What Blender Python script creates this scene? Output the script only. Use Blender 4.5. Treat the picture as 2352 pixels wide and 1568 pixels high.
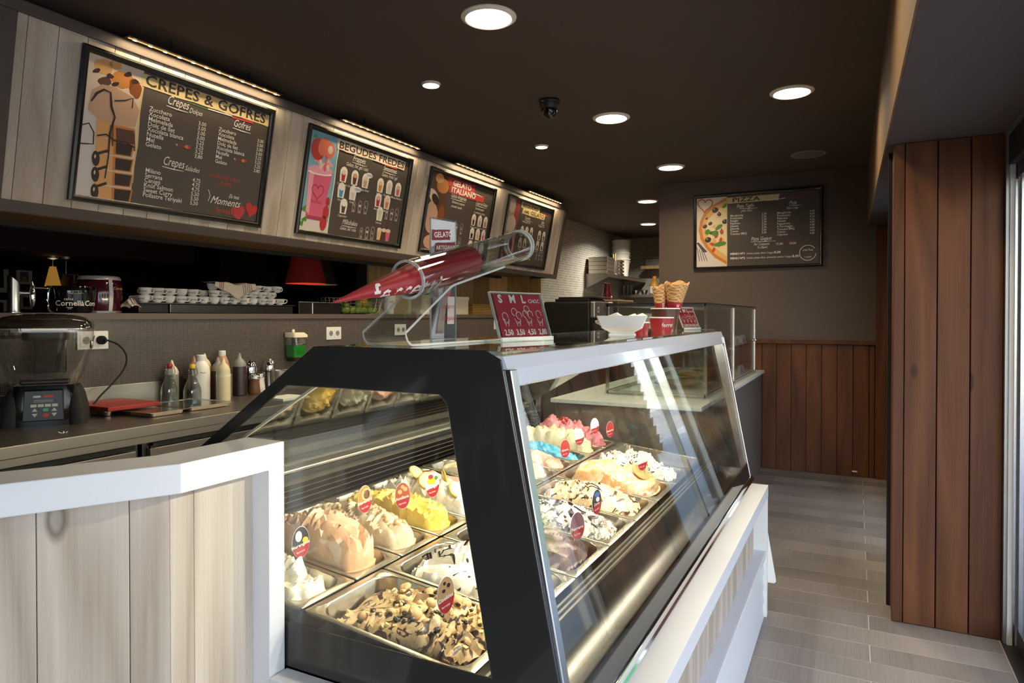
import bpy, bmesh, math, random
from mathutils import Vector, Matrix
random.seed(7)
SC = bpy.context.scene
for o in list(bpy.data.objects): bpy.data.objects.remove(o)
COL = SC.collection
PI = math.pi
def lin(h):
    h = h.lstrip('#'); o = []
    for i in (0, 2, 4):
        c = int(h[i:i+2], 16) / 255
        o.append(c / 12.92 if c <= .04045 else ((c + .055) / 1.055) ** 2.4)
    return tuple(o)
# ---------------------------------------------------------------- camera
cam = bpy.data.cameras.new('camera'); camo = bpy.data.objects.new('camera', cam); COL.objects.link(camo)
cam.sensor_fit = 'HORIZONTAL'; cam.sensor_width = 36.0
cam.lens = 1545.0 / 2352 * 36.0
cam.shift_y = -41.6 / 2352
cam.clip_start = .02; cam.clip_end = 200
camo.location = (0, 0, 1.40)
camo.rotation_euler = (PI / 2 - .010645, 0, .47214)
SC.camera = camo
# ---------------------------------------------------------------- world, sun, exposure
W = bpy.data.worlds.new('sky'); SC.world = W; W.use_nodes = True
nt = W.node_tree; bg = nt.nodes['Background']
sk = nt.nodes.new('ShaderNodeTexSky'); sk.sky_type = 'NISHITA'; sk.sun_disc = False
sk.sun_elevation = math.radians(48); sk.sun_rotation = math.radians(200); sk.air_density = 1.0; sk.dust_density = 1.2
hs = nt.nodes.new('ShaderNodeHueSaturation'); hs.inputs['Saturation'].default_value = .85   # hazy summer sky
nt.links.new(sk.outputs[0], hs.inputs['Color']); nt.links.new(hs.outputs[0], bg.inputs[0]); bg.inputs[1].default_value = .95
sun = bpy.data.lights.new('sun', 'SUN'); sun.energy = 5.5; sun.angle = .009; sun.color = (1, .96, .90)
suno = bpy.data.objects.new('sun', sun); COL.objects.link(suno); suno.location = (0, -5, 12)
suno.rotation_euler = Vector((.45, .62, -1.0)).to_track_quat('-Z', 'Y').to_euler()
vs = SC.view_settings; vs.view_transform = 'Standard'; vs.look = 'None'; vs.gamma = 1.0; vs.exposure = .35; vs.use_curve_mapping = False
SC.cycles.transparent_max_bounces = 32; SC.cycles.max_bounces = 10; SC.cycles.diffuse_bounces = 5; SC.cycles.glossy_bounces = 6
SC.cycles.sample_clamp_indirect = 6.0; SC.cycles.caustics_reflective = False; SC.cycles.caustics_refractive = False
# ---------------------------------------------------------------- materials
MATS = {}
def new_mat(name):
    m = bpy.data.materials.new(name); m.use_nodes = True; MATS[name] = m
    return m, m.node_tree, m.node_tree.nodes['Principled BSDF']
def plain(name, hexc, rough=.5, metal=0., spec=.5, noise=0., nscale=30., bump=0., bscale=200., coat=0., emit=None, emis=0., alpha=1., sss=0., stretch=(1,1,1)):
    m, nt, b = new_mat(name); c = lin(hexc)
    b.inputs['Base Color'].default_value = (*c, 1); b.inputs['Roughness'].default_value = rough
    b.inputs['Metallic'].default_value = metal; b.inputs['Specular IOR Level'].default_value = spec
    b.inputs['Coat Weight'].default_value = coat
    if sss: b.inputs['Subsurface Weight'].default_value = sss; b.inputs['Subsurface Radius'].default_value = (.02, .012, .008)
    if emit: b.inputs['Emission Color'].default_value = (*lin(emit), 1); b.inputs['Emission Strength'].default_value = emis
    if noise or bump:
        tc = nt.nodes.new('ShaderNodeTexCoord'); mp = nt.nodes.new('ShaderNodeMapping'); mp.inputs['Scale'].default_value = stretch
        nt.links.new(tc.outputs['Object'], mp.inputs[0])
    if noise:
        n = nt.nodes.new('ShaderNodeTexNoise'); n.inputs['Scale'].default_value = nscale; n.inputs['Detail'].default_value = 5
        nt.links.new(mp.outputs[0], n.inputs[0])
        mx = nt.nodes.new('ShaderNodeMix'); mx.data_type = 'RGBA'
        mx.inputs[6].default_value = (*[v * (1 - noise) for v in c], 1); mx.inputs[7].default_value = (*[min(1, v * (1 + noise)) for v in c], 1)
        nt.links.new(n.outputs['Fac'], mx.inputs[0]); nt.links.new(mx.outputs[2], b.inputs['Base Color'])
    if bump:
        n2 = nt.nodes.new('ShaderNodeTexNoise'); n2.inputs['Scale'].default_value = bscale; n2.inputs['Detail'].default_value = 4
        bp = nt.nodes.new('ShaderNodeBump'); bp.inputs['Strength'].default_value = bump; bp.inputs['Distance'].default_value = .01
        nt.links.new(mp.outputs[0], n2.inputs[0]); nt.links.new(n2.outputs['Fac'], bp.inputs['Height']); nt.links.new(bp.outputs[0], b.inputs['Normal'])
    return m
def wood(name, base, dark, knot, rough=.5, axis=2, ring=9., knots=1.8, contrast=.6, rand=.25, spec=.4, gap=.06, kdens=.5, bump=.12, rings=5., fibre=.45):
    """planks: grain along one axis, wavy rings, fine fibres, a few knots; each piece shifts the pattern"""
    m, nt, b = new_mat(name); N = nt.nodes; L = nt.links
    b.inputs['Roughness'].default_value = rough; b.inputs['Specular IOR Level'].default_value = spec
    tc = N.new('ShaderNodeTexCoord'); oi = N.new('ShaderNodeObjectInfo')
    ml = N.new('ShaderNodeMath'); ml.operation = 'MULTIPLY'; ml.inputs[1].default_value = 37.
    L.new(oi.outputs['Random'], ml.inputs[0])
    ad = N.new('ShaderNodeVectorMath'); ad.operation = 'ADD'; L.new(tc.outputs['Object'], ad.inputs[0]); L.new(ml.outputs[0], ad.inputs[1])
    mp = N.new('ShaderNodeMapping'); s = [1, 1, 1]; s[axis] = .09; mp.inputs['Scale'].default_value = s
    L.new(ad.outputs[0], mp.inputs[0])
    n1 = N.new('ShaderNodeTexNoise'); n1.inputs['Scale'].default_value = ring; n1.inputs['Detail'].default_value = 2; n1.inputs['Distortion'].default_value = .35
    L.new(mp.outputs[0], n1.inputs[0])
    r1 = N.new('ShaderNodeMath'); r1.operation = 'MULTIPLY'; r1.inputs[1].default_value = rings; L.new(n1.outputs['Fac'], r1.inputs[0])
    pp = N.new('ShaderNodeMath'); pp.operation = 'PINGPONG'; pp.inputs[1].default_value = .5; L.new(r1.outputs[0], pp.inputs[0])
    n2 = N.new('ShaderNodeTexNoise'); n2.inputs['Scale'].default_value = 170; n2.inputs['Detail'].default_value = 3; mp2 = N.new('ShaderNodeMapping'); s2 = [1, 1, 1]; s2[axis] = .02; mp2.inputs['Scale'].default_value = s2
    L.new(ad.outputs[0], mp2.inputs[0]); L.new(mp2.outputs[0], n2.inputs[0])
    a1 = N.new('ShaderNodeMath'); a1.operation = 'MULTIPLY_ADD'; a1.inputs[1].default_value = 1.1; L.new(pp.outputs[0], a1.inputs[0])
    a2 = N.new('ShaderNodeMath'); a2.operation = 'MULTIPLY'; a2.inputs[1].default_value = fibre; L.new(n2.outputs['Fac'], a2.inputs[0]); L.new(a2.outputs[0], a1.inputs[2])
    cr = N.new('ShaderNodeValToRGB'); cr.color_ramp.elements[0].position = .15; cr.color_ramp.elements[1].position = .85
    bl, dl = lin(base), lin(dark)
    cr.color_ramp.elements[0].color = (*dl, 1) if contrast >= 1 else (*[bl[i] + (dl[i] - bl[i]) * contrast for i in range(3)], 1)
    cr.color_ramp.elements[1].color = (*bl, 1); L.new(a1.outputs[0], cr.inputs[0])
    # knots
    mp3 = N.new('ShaderNodeMapping'); s3 = [1, 1, 1]; s3[axis] = .42; mp3.inputs['Scale'].default_value = s3; L.new(ad.outputs[0], mp3.inputs[0])
    vo = N.new('ShaderNodeTexVoronoi'); vo.inputs['Scale'].default_value = knots; L.new(mp3.outputs[0], vo.inputs[0])
    kr = N.new('ShaderNodeValToRGB'); e = kr.color_ramp.elements; e[0].position = gap * .4; e[0].color = (.45, .45, .45, 1); e[1].position = gap; e[1].color = (0, 0, 0, 1); em = e.new(gap * .62); em.color = (1, 1, 1, 1)
    L.new(vo.outputs['Distance'], kr.inputs[0])
    kd = N.new('ShaderNodeMath'); kd.operation = 'MULTIPLY'; kd.inputs[1].default_value = kdens; L.new(kr.outputs[0], kd.inputs[0])
    mx = N.new('ShaderNodeMix'); mx.data_type = 'RGBA'; mx.inputs[7].default_value = (*lin(knot), 1)
    L.new(kd.outputs[0], mx.inputs[0]); L.new(cr.outputs[0], mx.inputs[6])
    # piece to piece tone
    hv = N.new('ShaderNodeHueSaturation'); mr = N.new('ShaderNodeMapRange'); mr.inputs[3].default_value = 1 - rand; mr.inputs[4].default_value = 1 + rand
    L.new(oi.outputs['Random'], mr.inputs[0]); L.new(mr.outputs[0], hv.inputs['Value']); L.new(mx.outputs[2], hv.inputs['Color'])
    L.new(hv.outputs[0], b.inputs['Base Color'])
    bp = N.new('ShaderNodeBump'); bp.inputs['Strength'].default_value = bump; bp.inputs['Distance'].default_value = .004
    L.new(a1.outputs[0], bp.inputs['Height']); L.new(bp.outputs[0], b.inputs['Normal'])
    return m
def glass(name, tint='ffffff', refl=1.0, base=.045, rough=0.):
    """thin pane: clear body, reflection growing towards grazing angles"""
    m = bpy.data.materials.new(name); m.use_nodes = True; MATS[name] = m; nt = m.node_tree; N = nt.nodes; L = nt.links
    N.remove(N['Principled BSDF']); out = N['Material Output']
    tr = N.new('ShaderNodeBsdfTransparent'); tr.inputs[0].default_value = (*lin(tint), 1)
    gl = N.new('ShaderNodeBsdfGlossy'); gl.inputs['Roughness'].default_value = rough; gl.inputs[0].default_value = (1, 1, 1, 1)
    lw = N.new('ShaderNodeLayerWeight'); lw.inputs[0].default_value = .5
    pw = N.new('ShaderNodeMath'); pw.operation = 'POWER'; pw.inputs[1].default_value = 4.0; L.new(lw.outputs['Facing'], pw.inputs[0])
    ma = N.new('ShaderNodeMath'); ma.operation = 'MULTIPLY_ADD'; ma.inputs[1].default_value = .85 * refl; ma.inputs[2].default_value = base; ma.use_clamp = True; L.new(pw.outputs[0], ma.inputs[0])
    mx = N.new('ShaderNodeMixShader'); L.new(ma.outputs[0], mx.inputs[0]); L.new(tr.outputs[0], mx.inputs[1]); L.new(gl.outputs[0], mx.inputs[2]); L.new(mx.outputs[0], out.inputs[0])
    return m
def emitter(name, hexc, strength):
    m = bpy.data.materials.new(name); m.use_nodes = True; MATS[name] = m; nt = m.node_tree
    nt.nodes.remove(nt.nodes['Principled BSDF']); e = nt.nodes.new('ShaderNodeEmission'); e.inputs[0].default_value = (*lin(hexc), 1); e.inputs[1].default_value = strength
    nt.links.new(e.outputs[0], nt.nodes['Material Output'].inputs[0])
    return m
def tiles(name, c1, c2, grout, w, h, gap, rough=.25, axis='Y', bias=0., squash=0., spec=.5, offset=.0, bump=.5):
    """small wall tiles: brick pattern on the wall plane (horizontal axis, Z)"""
    m, nt, b = new_mat(name); N = nt.nodes; L = nt.links
    tc = N.new('ShaderNodeTexCoord'); sx = N.new('ShaderNodeSeparateXYZ'); cb = N.new('ShaderNodeCombineXYZ'); L.new(tc.outputs['Object'], sx.inputs[0])
    L.new(sx.outputs[axis], cb.inputs[0]); L.new(sx.outputs['Z'], cb.inputs[1])
    br = N.new('ShaderNodeTexBrick'); br.offset = offset; br.inputs['Scale'].default_value = 1; br.inputs['Brick Width'].default_value = w; br.inputs['Row Height'].default_value = h
    br.inputs['Mortar Size'].default_value = gap; br.inputs['Mortar Smooth'].default_value = .1; br.inputs['Bias'].default_value = bias
    br.inputs['Color1'].default_value = (*lin(c1), 1); br.inputs['Color2'].default_value = (*lin(c2), 1); br.inputs['Mortar'].default_value = (*lin(grout), 1)
    L.new(cb.outputs[0], br.inputs[0]); L.new(br.outputs['Color'], b.inputs['Base Color'])
    mr = N.new('ShaderNodeMapRange'); mr.inputs[3].default_value = rough; mr.inputs[4].default_value = .8; L.new(br.outputs['Fac'], mr.inputs[0]); L.new(mr.outputs[0], b.inputs['Roughness'])
    inv = N.new('ShaderNodeMath'); inv.operation = 'SUBTRACT'; inv.inputs[0].default_value = 1; L.new(br.outputs['Fac'], inv.inputs[1])
    bp = N.new('ShaderNodeBump'); bp.inputs['Strength'].default_value = bump; bp.inputs['Distance'].default_value = .003; L.new(inv.outputs[0], bp.inputs['Height']); L.new(bp.outputs[0], b.inputs['Normal'])
    b.inputs['Specular IOR Level'].default_value = spec
    return m
plain('lamplit_paint', '6b5238', .75, noise=.06, nscale=3)  # yellow lamplight on the soffit side put into this brown
plain('ceiling_paint', '4e3f35', .85, noise=.06, nscale=3)
plain('soffit_paint', '4a3f3c', .8, noise=.06, nscale=3)
plain('wall_paint', '5f524a', .8, noise=.08, nscale=2, bump=.03)
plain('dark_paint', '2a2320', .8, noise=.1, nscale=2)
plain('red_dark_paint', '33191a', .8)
plain('frame_paint', '4b403b', .55, noise=.05)
plain('ply', '8a6a42', .6, noise=.15, nscale=6)
plain('white_lacquer', 'e4e5e8', .35, noise=.02, nscale=4)
plain('white_soft', 'e9e6e0', .5)
plain('laminate', '62564f', .5, noise=.06, nscale=8)
plain('grout', 'c4bfba', .9, noise=.1, nscale=60)
plain('stone_dark', '6b6562', .55, noise=.28, nscale=9, bump=.1)
plain('steel', 'b9b6b0', .28, 1., noise=.05, nscale=60, stretch=(1, .02, 1))
plain('steel_dark', '6a6663', .36, 1., noise=.08, nscale=80, stretch=(1, .02, 1))
plain('steel_counter', '9c958f', .38, 1., noise=.06, nscale=50, stretch=(1, .03, 1))
plain('steel_pan', 'c9c2b4', .26, 1., noise=.05, nscale=40)
plain('chrome', 'e8e8ea', .07, 1.)
plain('aluminium', 'd2d4d8', .22, 1.)
plain('canopy_white', 'd8dde6', .1, spec=.6, coat=.4)
plain('alu_matt', 'a9a9a8', .4, 1.)
plain('black_glass', '302f2d', .06, spec=.6)
plain('black_frame', '15120f', .22, spec=.5)
plain('black_plastic', '161616', .4)
plain('black_gloss', '0d0d0e', .08, spec=.6)
plain('black_rubber', '111111', .75)
plain('dark_metal', '2b2926', .45, .3)
plain('white_plastic', 'efeeea', .35)
plain('cream_plastic', 'f0e2cd', .4)
plain('porcelain', 'f2f0ec', .12, spec=.5)
plain('paper', 'f3f2ef', .7)
plain('red_card', 'b0263a', .45)
plain('red_print', 'a8232f', .45)
plain('print_white', 'efe9df', .55)
plain('print_cream', 'd9c08a', .55)
plain('print_red', 'b33a3a', .55)
plain('print_dark', '3a322e', .5)
plain('red_board', '9c231d', .45, noise=.06, nscale=12)
glass('pane', 'f2f6f4', 1.0, .05)
glass('pane_clear', 'fbfcfc', .9, .04)
glass('acrylic', 'eef2f2', .9, .07)
glass('jar_glass', 'e4e4e6', .9, .07)
wood('red_cedar', '6f4428', '452616', '20120d', .5, 2, 5., 4.5, .8, .10, .3, .115, .85, rings=4.)
wood('white_pine', 'cdc1b3', 'a89886', '675c4a', .5, 2, 4., 4.2, 1., .06, .4, .09, .85, .06, rings=6., fibre=.5)
wood('pine_warm', 'c2a070', 'a98655', '7a5a34', .55, 2, 6., 1.6, 1., .1)
wood('floor_plank', '8d8681', '6b6561', '4f4a47', .42, 1, 2.5, 1.2, .8, .22, .5, .05, .3, .3, rings=1.6, fibre=.8)
# ---------------------------------------------------------------- mesh helpers
def wloc(o):
    v = Vector((0, 0, 0))
    while o is not None:
        v = v + o.location; o = o.parent
    return v
class MB:
    def __init__(s): s.v = []; s.f = []
    def add(s, vs_, fs):
        k = len(s.v); s.v += [tuple(p) for p in vs_]; s.f += [tuple(i + k for i in f) for f in fs]; return s
    def box(s, x0, x1, y0, y1, z0, z1):
        return s.add([(x0,y0,z0),(x1,y0,z0),(x1,y1,z0),(x0,y1,z0),(x0,y0,z1),(x1,y0,z1),(x1,y1,z1),(x0,y1,z1)],
                     [(0,3,2,1),(4,5,6,7),(0,1,5,4),(1,2,6,5),(2,3,7,6),(3,0,4,7)])
    def prism(s, poly, axis, a, b):
        """2D polygon extruded along an axis: X poly=(y,z), Y poly=(x,z), Z poly=(x,y)"""
        n = len(poly)
        def P(p, t): return (t, p[0], p[1]) if axis == 'X' else ((p[0], t, p[1]) if axis == 'Y' else (p[0], p[1], t))
        return s.add([P(p, a) for p in poly] + [P(p, b) for p in poly],
                     [tuple(range(n))[::-1], tuple(range(n, 2 * n))] + [(i, (i + 1) % n, n + (i + 1) % n, n + i) for i in range(n)])
    def ringprism(s, outer, inner, axis, a, b):
        """frame: outer and inner polygons of equal length"""
        n = len(outer)
        def P(p, t): return (t, p[0], p[1]) if axis == 'X' else ((p[0], t, p[1]) if axis == 'Y' else (p[0], p[1], t))
        V = [P(p, a) for p in outer] + [P(p, a) for p in inner] + [P(p, b) for p in outer] + [P(p, b) for p in inner]
        F = []
        for i in range(n):
            j = (i + 1) % n
            F += [(i, j, n + j, n + i), (2*n + i, 3*n + i, 3*n + j, 2*n + j), (i, 2*n + i, 2*n + j, j), (n + i, n + j, 3*n + j, 3*n + i)]
        return s.add(V, F)
    def sweep(s, path, prof):
        """profile offsets (list of lists of 3D vectors) already placed: bridge consecutive rings"""
        n = len(prof[0]); V = [p for r in prof for p in r]; F = []
        for k in range(len(prof) - 1):
            for i in range(n): j = (i + 1) % n; F.append((k*n + i, k*n + j, (k+1)*n + j, (k+1)*n + i))
        F += [tuple(range(n))[::-1], tuple(range((len(prof)-1)*n, len(prof)*n))]
        return s.add(V, F)
    def tube(s, path, r, n=8, caps=True):
        P = [Vector(p) for p in path]; rings = []
        up = Vector((0, 0, 1))
        for k, p in enumerate(P):
            d = (P[min(k+1, len(P)-1)] - P[max(k-1, 0)]).normalized()
            a = d.cross(up)
            if a.length < 1e-4: a = d.cross(Vector((1, 0, 0)))
            a.normalize(); b = a.cross(d).normalized(); rr = r[k] if isinstance(r, (list, tuple)) else r
            rings.append([p + a * math.cos(t) * rr + b * math.sin(t) * rr for t in [2*PI*i/n for i in range(n)]])
        V = [q for r_ in rings for q in r_]; F = []
        for k in range(len(P) - 1):
            for i in range(n): j = (i+1) % n; F.append((k*n+i, k*n+j, (k+1)*n+j, (k+1)*n+i))
        if caps: F += [tuple(range(n))[::-1], tuple(range((len(P)-1)*n, len(P)*n))]
        return s.add(V, F)
    def lathe(s, prof, n=24, c=(0, 0, 0), cap0=True, cap1=True, sx=1., sy=1.):
        V = []; F = []
        for r, z in prof:
            for i in range(n): t = 2*PI*i/n; V.append((c[0] + r*math.cos(t)*sx, c[1] + r*math.sin(t)*sy, c[2] + z))
        m = len(prof)
        for k in range(m - 1):
            for i in range(n): j = (i+1) % n; F.append((k*n+i, k*n+j, (k+1)*n+j, (k+1)*n+i))
        if cap0: F.append(tuple(range(n))[::-1])
        if cap1: F.append(tuple(range((m-1)*n, m*n)))
        return s.add(V, F)
    def sphere(s, c, r, n=10, m=6, sz=1., jit=0.):
        V = [(c[0], c[1], c[2] - r*sz)]; F = []
        for k in range(1, m):
            ph = -PI/2 + PI*k/m
            for i in range(n):
                t = 2*PI*i/n; q = r*(1 + random.uniform(-jit, jit)); V.append((c[0] + q*math.cos(ph)*math.cos(t), c[1] + q*math.cos(ph)*math.sin(t), c[2] + q*math.sin(ph)*sz))
        V.append((c[0], c[1], c[2] + r*sz))
        for i in range(n): F.append((0, 1 + (i+1) % n, 1 + i)); F.append((len(V)-1, 1 + (m-2)*n + i, 1 + (m-2)*n + (i+1) % n))
        for k in range(m - 2):
            for i in range(n): j = (i+1) % n; F.append((1+k*n+i, 1+k*n+j, 1+(k+1)*n+j, 1+(k+1)*n+i))
        return s.add(V, F)
    def grid(s, nx, ny, fn):
        V = [fn(i/(nx-1), j/(ny-1)) for j in range(ny) for i in range(nx)]
        return s.add(V, [(j*nx+i, j*nx+i+1, (j+1)*nx+i+1, (j+1)*nx+i) for j in range(ny-1) for i in range(nx-1)])
    def xf(s, M, start=0):
        for i in range(start, len(s.v)): s.v[i] = tuple(M @ Vector(s.v[i]))
        return s
    def build(s, name, mat, parent=None, world=True, smooth=False, bevel=0., seg=2, kind=None):
        me = bpy.data.meshes.new(name); me.from_pydata(s.v, [], s.f)
        bm = bmesh.new(); bm.from_mesh(me); bmesh.ops.recalc_face_normals(bm, faces=bm.faces); bm.to_mesh(me); bm.free()
        me.update()
        o = bpy.data.objects.new(name, me); COL.objects.link(o)
        if mat: me.materials.append(MATS[mat] if isinstance(mat, str) else mat)
        if smooth:
            for p in me.polygons: p.use_smooth = True
            try: me.set_sharp_from_angle(angle=.7)
            except Exception: pass
        if parent is not None:
            o.parent = parent
            if world: o.location = -wloc(parent)
        if bevel:
            b = o.modifiers.new('bevel', 'BEVEL'); b.width = bevel; b.segments = seg; b.limit_method = 'ANGLE'
        if kind: o['kind'] = kind
        return o
def box(name, mat, x0, x1, y0, y1, z0, z1, parent=None, bevel=0., kind=None, world=True):
    return MB().box(x0, x1, y0, y1, z0, z1).build(name, mat, parent, world, bevel=bevel, kind=kind)
def tag(o, label, cat, group=None, kind=None):
    o['label'] = label; o['category'] = cat
    if group: o['group'] = group
    if kind: o['kind'] = kind
    return o
def thing(name, label, cat, loc=(0, 0, 0), rotz=0., group=None, kind=None):
    o = bpy.data.objects.new(name, None); COL.objects.link(o); o.empty_display_size = .05
    o.location = loc; o.rotation_euler = (0, 0, rotz)
    return tag(o, label, cat, group, kind)
def struct(name, parent=None):
    o = bpy.data.objects.new(name, None); COL.objects.link(o); o['kind'] = 'structure'; o.empty_display_size = .05; return o
def copy_tree(o, parent=None):
    c = o.copy(); COL.objects.link(c); c.parent = parent
    for ch in list(o.children): copy_tree(ch, c)
    return c
def rrect(x0, x1, y0, y1, r, n=5):
    P = []
    for cx, cy, a in ((x1-r, y0+r, -PI/2), (x1-r, y1-r, 0), (x0+r, y1-r, PI/2), (x0+r, y0+r, PI)):
        for i in range(n + 1): t = a + PI/2*i/n; P.append((cx + r*math.cos(t), cy + r*math.sin(t)))
    return P
def empty_group(name, parent, loc=(0,0,0)):
    o = bpy.data.objects.new(name, None); COL.objects.link(o); o.parent = parent; o.location = loc; return o
# ---------------------------------------------------------------- text
_TC = {}
def text2d(s, size=.03, align='LEFT', shear=0., bold=0., space=1., res=2):
    key = (s, align, shear, bold, space, res, round(size, 5) if bold else 0)
    if key not in _TC:
        cu = bpy.data.curves.new('t', 'FONT'); cu.body = s; cu.size = 1.; cu.align_x = align; cu.align_y = 'BOTTOM_BASELINE' if False else 'TOP_BASELINE'
        cu.shear = shear; cu.offset = bold; cu.space_character = space; cu.resolution_u = res; cu.fill_mode = 'FRONT'
        ob = bpy.data.objects.new('t', cu); COL.objects.link(ob)
        dg = bpy.context.evaluated_depsgraph_get(); me = bpy.data.meshes.new_from_object(ob.evaluated_get(dg))
        _TC[key] = ([(v.co.x, v.co.y) for v in me.vertices], [tuple(p.vertices) for p in me.polygons])
        bpy.data.objects.remove(ob); bpy.data.curves.remove(cu); bpy.data.meshes.remove(me)
    return _TC[key]
class Print:
    """flat print on a plane: origin, x axis, y axis, normal; layers keyed by material"""
    def __init__(s, O, ex, ey):
        s.O = Vector(O); s.ex = Vector(ex).normalized(); s.ey = Vector(ey).normalized(); s.n = s.ex.cross(s.ey); s.L = {}
    def P(s, x, y, h): return s.O + s.ex * x + s.ey * y + s.n * h
    def mb(s, mat): return s.L.setdefault(mat, MB())
    def text(s, mat, st, x, y, size, align='LEFT', h=.0012, shear=0., bold=0., space=1., rot=0., sx=1., fit=0.):
        v, f = text2d(st, size, align, shear, bold, space); c, d = math.cos(rot), math.sin(rot)
        if fit: sx = fit/(size*(max(q[0] for q in v) - min(q[0] for q in v)))
        s.mb(mat).add([s.P(x + (a*sx*c - b*d)*size, y + (a*sx*d + b*c)*size, h) for a, b in v], f)
    def poly(s, mat, pts, h=.0008): s.mb(mat).add([s.P(x, y, h) for x, y in pts], [tuple(range(len(pts)))])
    def rect(s, mat, x0, x1, y0, y1, h=.0008): s.poly(mat, [(x0,y0),(x1,y0),(x1,y1),(x0,y1)], h)
    def disc(s, mat, x, y, r, h=.0010, n=18, ry=None, rot=0., jit=0.):
        ry = ry or r; P = []
        for i in range(n):
            t = 2*PI*i/n; k = 1 + random.uniform(-jit, jit); a, b = r*math.cos(t)*k, ry*math.sin(t)*k
            P.append((x + a*math.cos(rot) - b*math.sin(rot), y + a*math.sin(rot) + b*math.cos(rot)))
        s.poly(mat, P, h)
    def line(s, mat, pts, w, h=.0011):
        m = s.mb(mat); V = []; n = len(pts)
        for k, (x, y) in enumerate(pts):
            x0, y0 = pts[max(k-1, 0)]; x1, y1 = pts[min(k+1, n-1)]; dx, dy = x1-x0, y1-y0; l = math.hypot(dx, dy) or 1
            ww = w[k] if isinstance(w, (list, tuple)) else w
            V += [s.P(x - dy/l*ww/2, y + dx/l*ww/2, h), s.P(x + dy/l*ww/2, y - dx/l*ww/2, h)]
        m.add(V, [(2*k, 2*k+1, 2*k+3, 2*k+2) for k in range(n-1)])
    def ring(s, mat, x, y, r, w, h=.0011, n=20, a0=0., a1=2*PI, ry=None):
        ry = ry or r
        s.line(mat, [(x + r*math.cos(a0 + (a1-a0)*i/n), y + ry*math.sin(a0 + (a1-a0)*i/n)) for i in range(n+1)], w, h)
    def brush(s, mat, x0, x1, y0, y1, h=.0006, n=9, amp=.006, slope=0.):
        top = [(x0 + (x1-x0)*i/n + random.uniform(-amp, amp), y1 + slope*(i/n) + random.uniform(-amp, amp)*.35) for i in range(n+1)]
        bot = [(x0 + (x1-x0)*i/n + random.uniform(-amp, amp), y0 + slope*(i/n) + random.uniform(-amp, amp)*.35) for i in range(n+1)]
        m = s.mb(mat); m.add([s.P(x, y, h) for x, y in top + bot], [(i, n+1+i, n+2+i, i+1) for i in range(n)])
    def finish(s, parent, names=None):
        big = MB(); idx = []; mats = list(s.L)
        for i, k in enumerate(mats): big.add(s.L[k].v, s.L[k].f); idx += [i]*len(s.L[k].f)
        o = big.build('printed_artwork', None, parent, kind='stuff')
        for k in mats: o.data.materials.append(MATS[k])
        for p, i in zip(o.data.polygons, idx): p.material_index = i
        return o
# ---------------------------------------------------------------- floor
fl = struct('floor')
box('floor_base', 'grout', -3.3, .60, -2.6, 6.75, -.085, -.0009, fl)
rows = []
for k in range(-20, 40):
    y0 = 3.394 + .16 * (k - 1)          # one row of planks
    if y0 < 1.6 or y0 > 6.55: continue
    y1 = min(y0 + .1565, 6.597); off = .06 if k % 2 else -.61
    cuts = [x for x in (off - 1.31, off, off + 1.31) if -1.15 < x < .56]
    xs = [-1.15] + cuts + [.56]
    for a, b in zip(xs[:-1], xs[1:]):
        if b - a > .03: box('floor_plank', 'floor_plank', a + .0018, b - .0018, y0, y1, -.012, random.uniform(-.0003, 0.), fl)
fs = box('floor_service', 'stone_dark', -3.25, -1.151, -2.6, 11.2, -.03, 0, fl)
box('floor_near', 'floor_plank', -1.15, .56, -2.6, 1.59, -.03, -.001, fl)
box('floor_kitchen', 'stone_dark', -1.15, .56, 6.7, 11.2, -.03, 0, fl)
# ---------------------------------------------------------------- ceiling and soffit
cl = struct('ceiling')
box('ceiling_board', 'ceiling_paint', -9.2, .75, -2.6, 11.2, 2.70, 2.78, cl)
MB().prism([(.14, -2.6), (.14, 1.9), (.098, 6.6), (.75, 6.6), (.75, -2.6)], 'Z', 2.185, 2.699).build('soffit', 'soffit_paint', cl)
MB().prism([(.132, -2.6), (.132, 1.9), (.090, 6.6), (.098, 6.6), (.14, 1.9), (.14, -2.6)], 'Z', 2.186, 2.699).build('soffit_side', 'lamplit_paint', cl)  # thin facing, its tint stands in for warm light on this side
box('upper_floor', 'wall_paint', -9.2, .75, -2.6, 11.2, 2.79, 6.6, cl)
# ---------------------------------------------------------------- back wall with wainscot
wb = struct('wall_back')
box('painted_wall', 'wall_paint', -1.735, .62, 6.6, 6.75, 0, 2.70, wb)
box('return_wall', 'wall_paint', -1.735, -1.60, 6.75, 11.0, 0, 2.70, wb)
pw = [-.767 + .1255 * k for k in range(-1, 8)]
for a in pw:
    b = min(a + .1215, .150)
    if b - a > .02: box('wainscot_board', 'red_cedar', a, b, 6.578, 6.600, 0.002, 1.150, wb, bevel=.003)
tr = struct('trim_1'); box('wainscot_rail', 'red_cedar', -.90, .155, 6.556, 6.600, 1.150, 1.188, tr, bevel=.004)
MB().box(.155, .262, 6.556, 6.600, 0, 2.185).build('corner_board', 'red_cedar', tr, bevel=.003)
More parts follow.
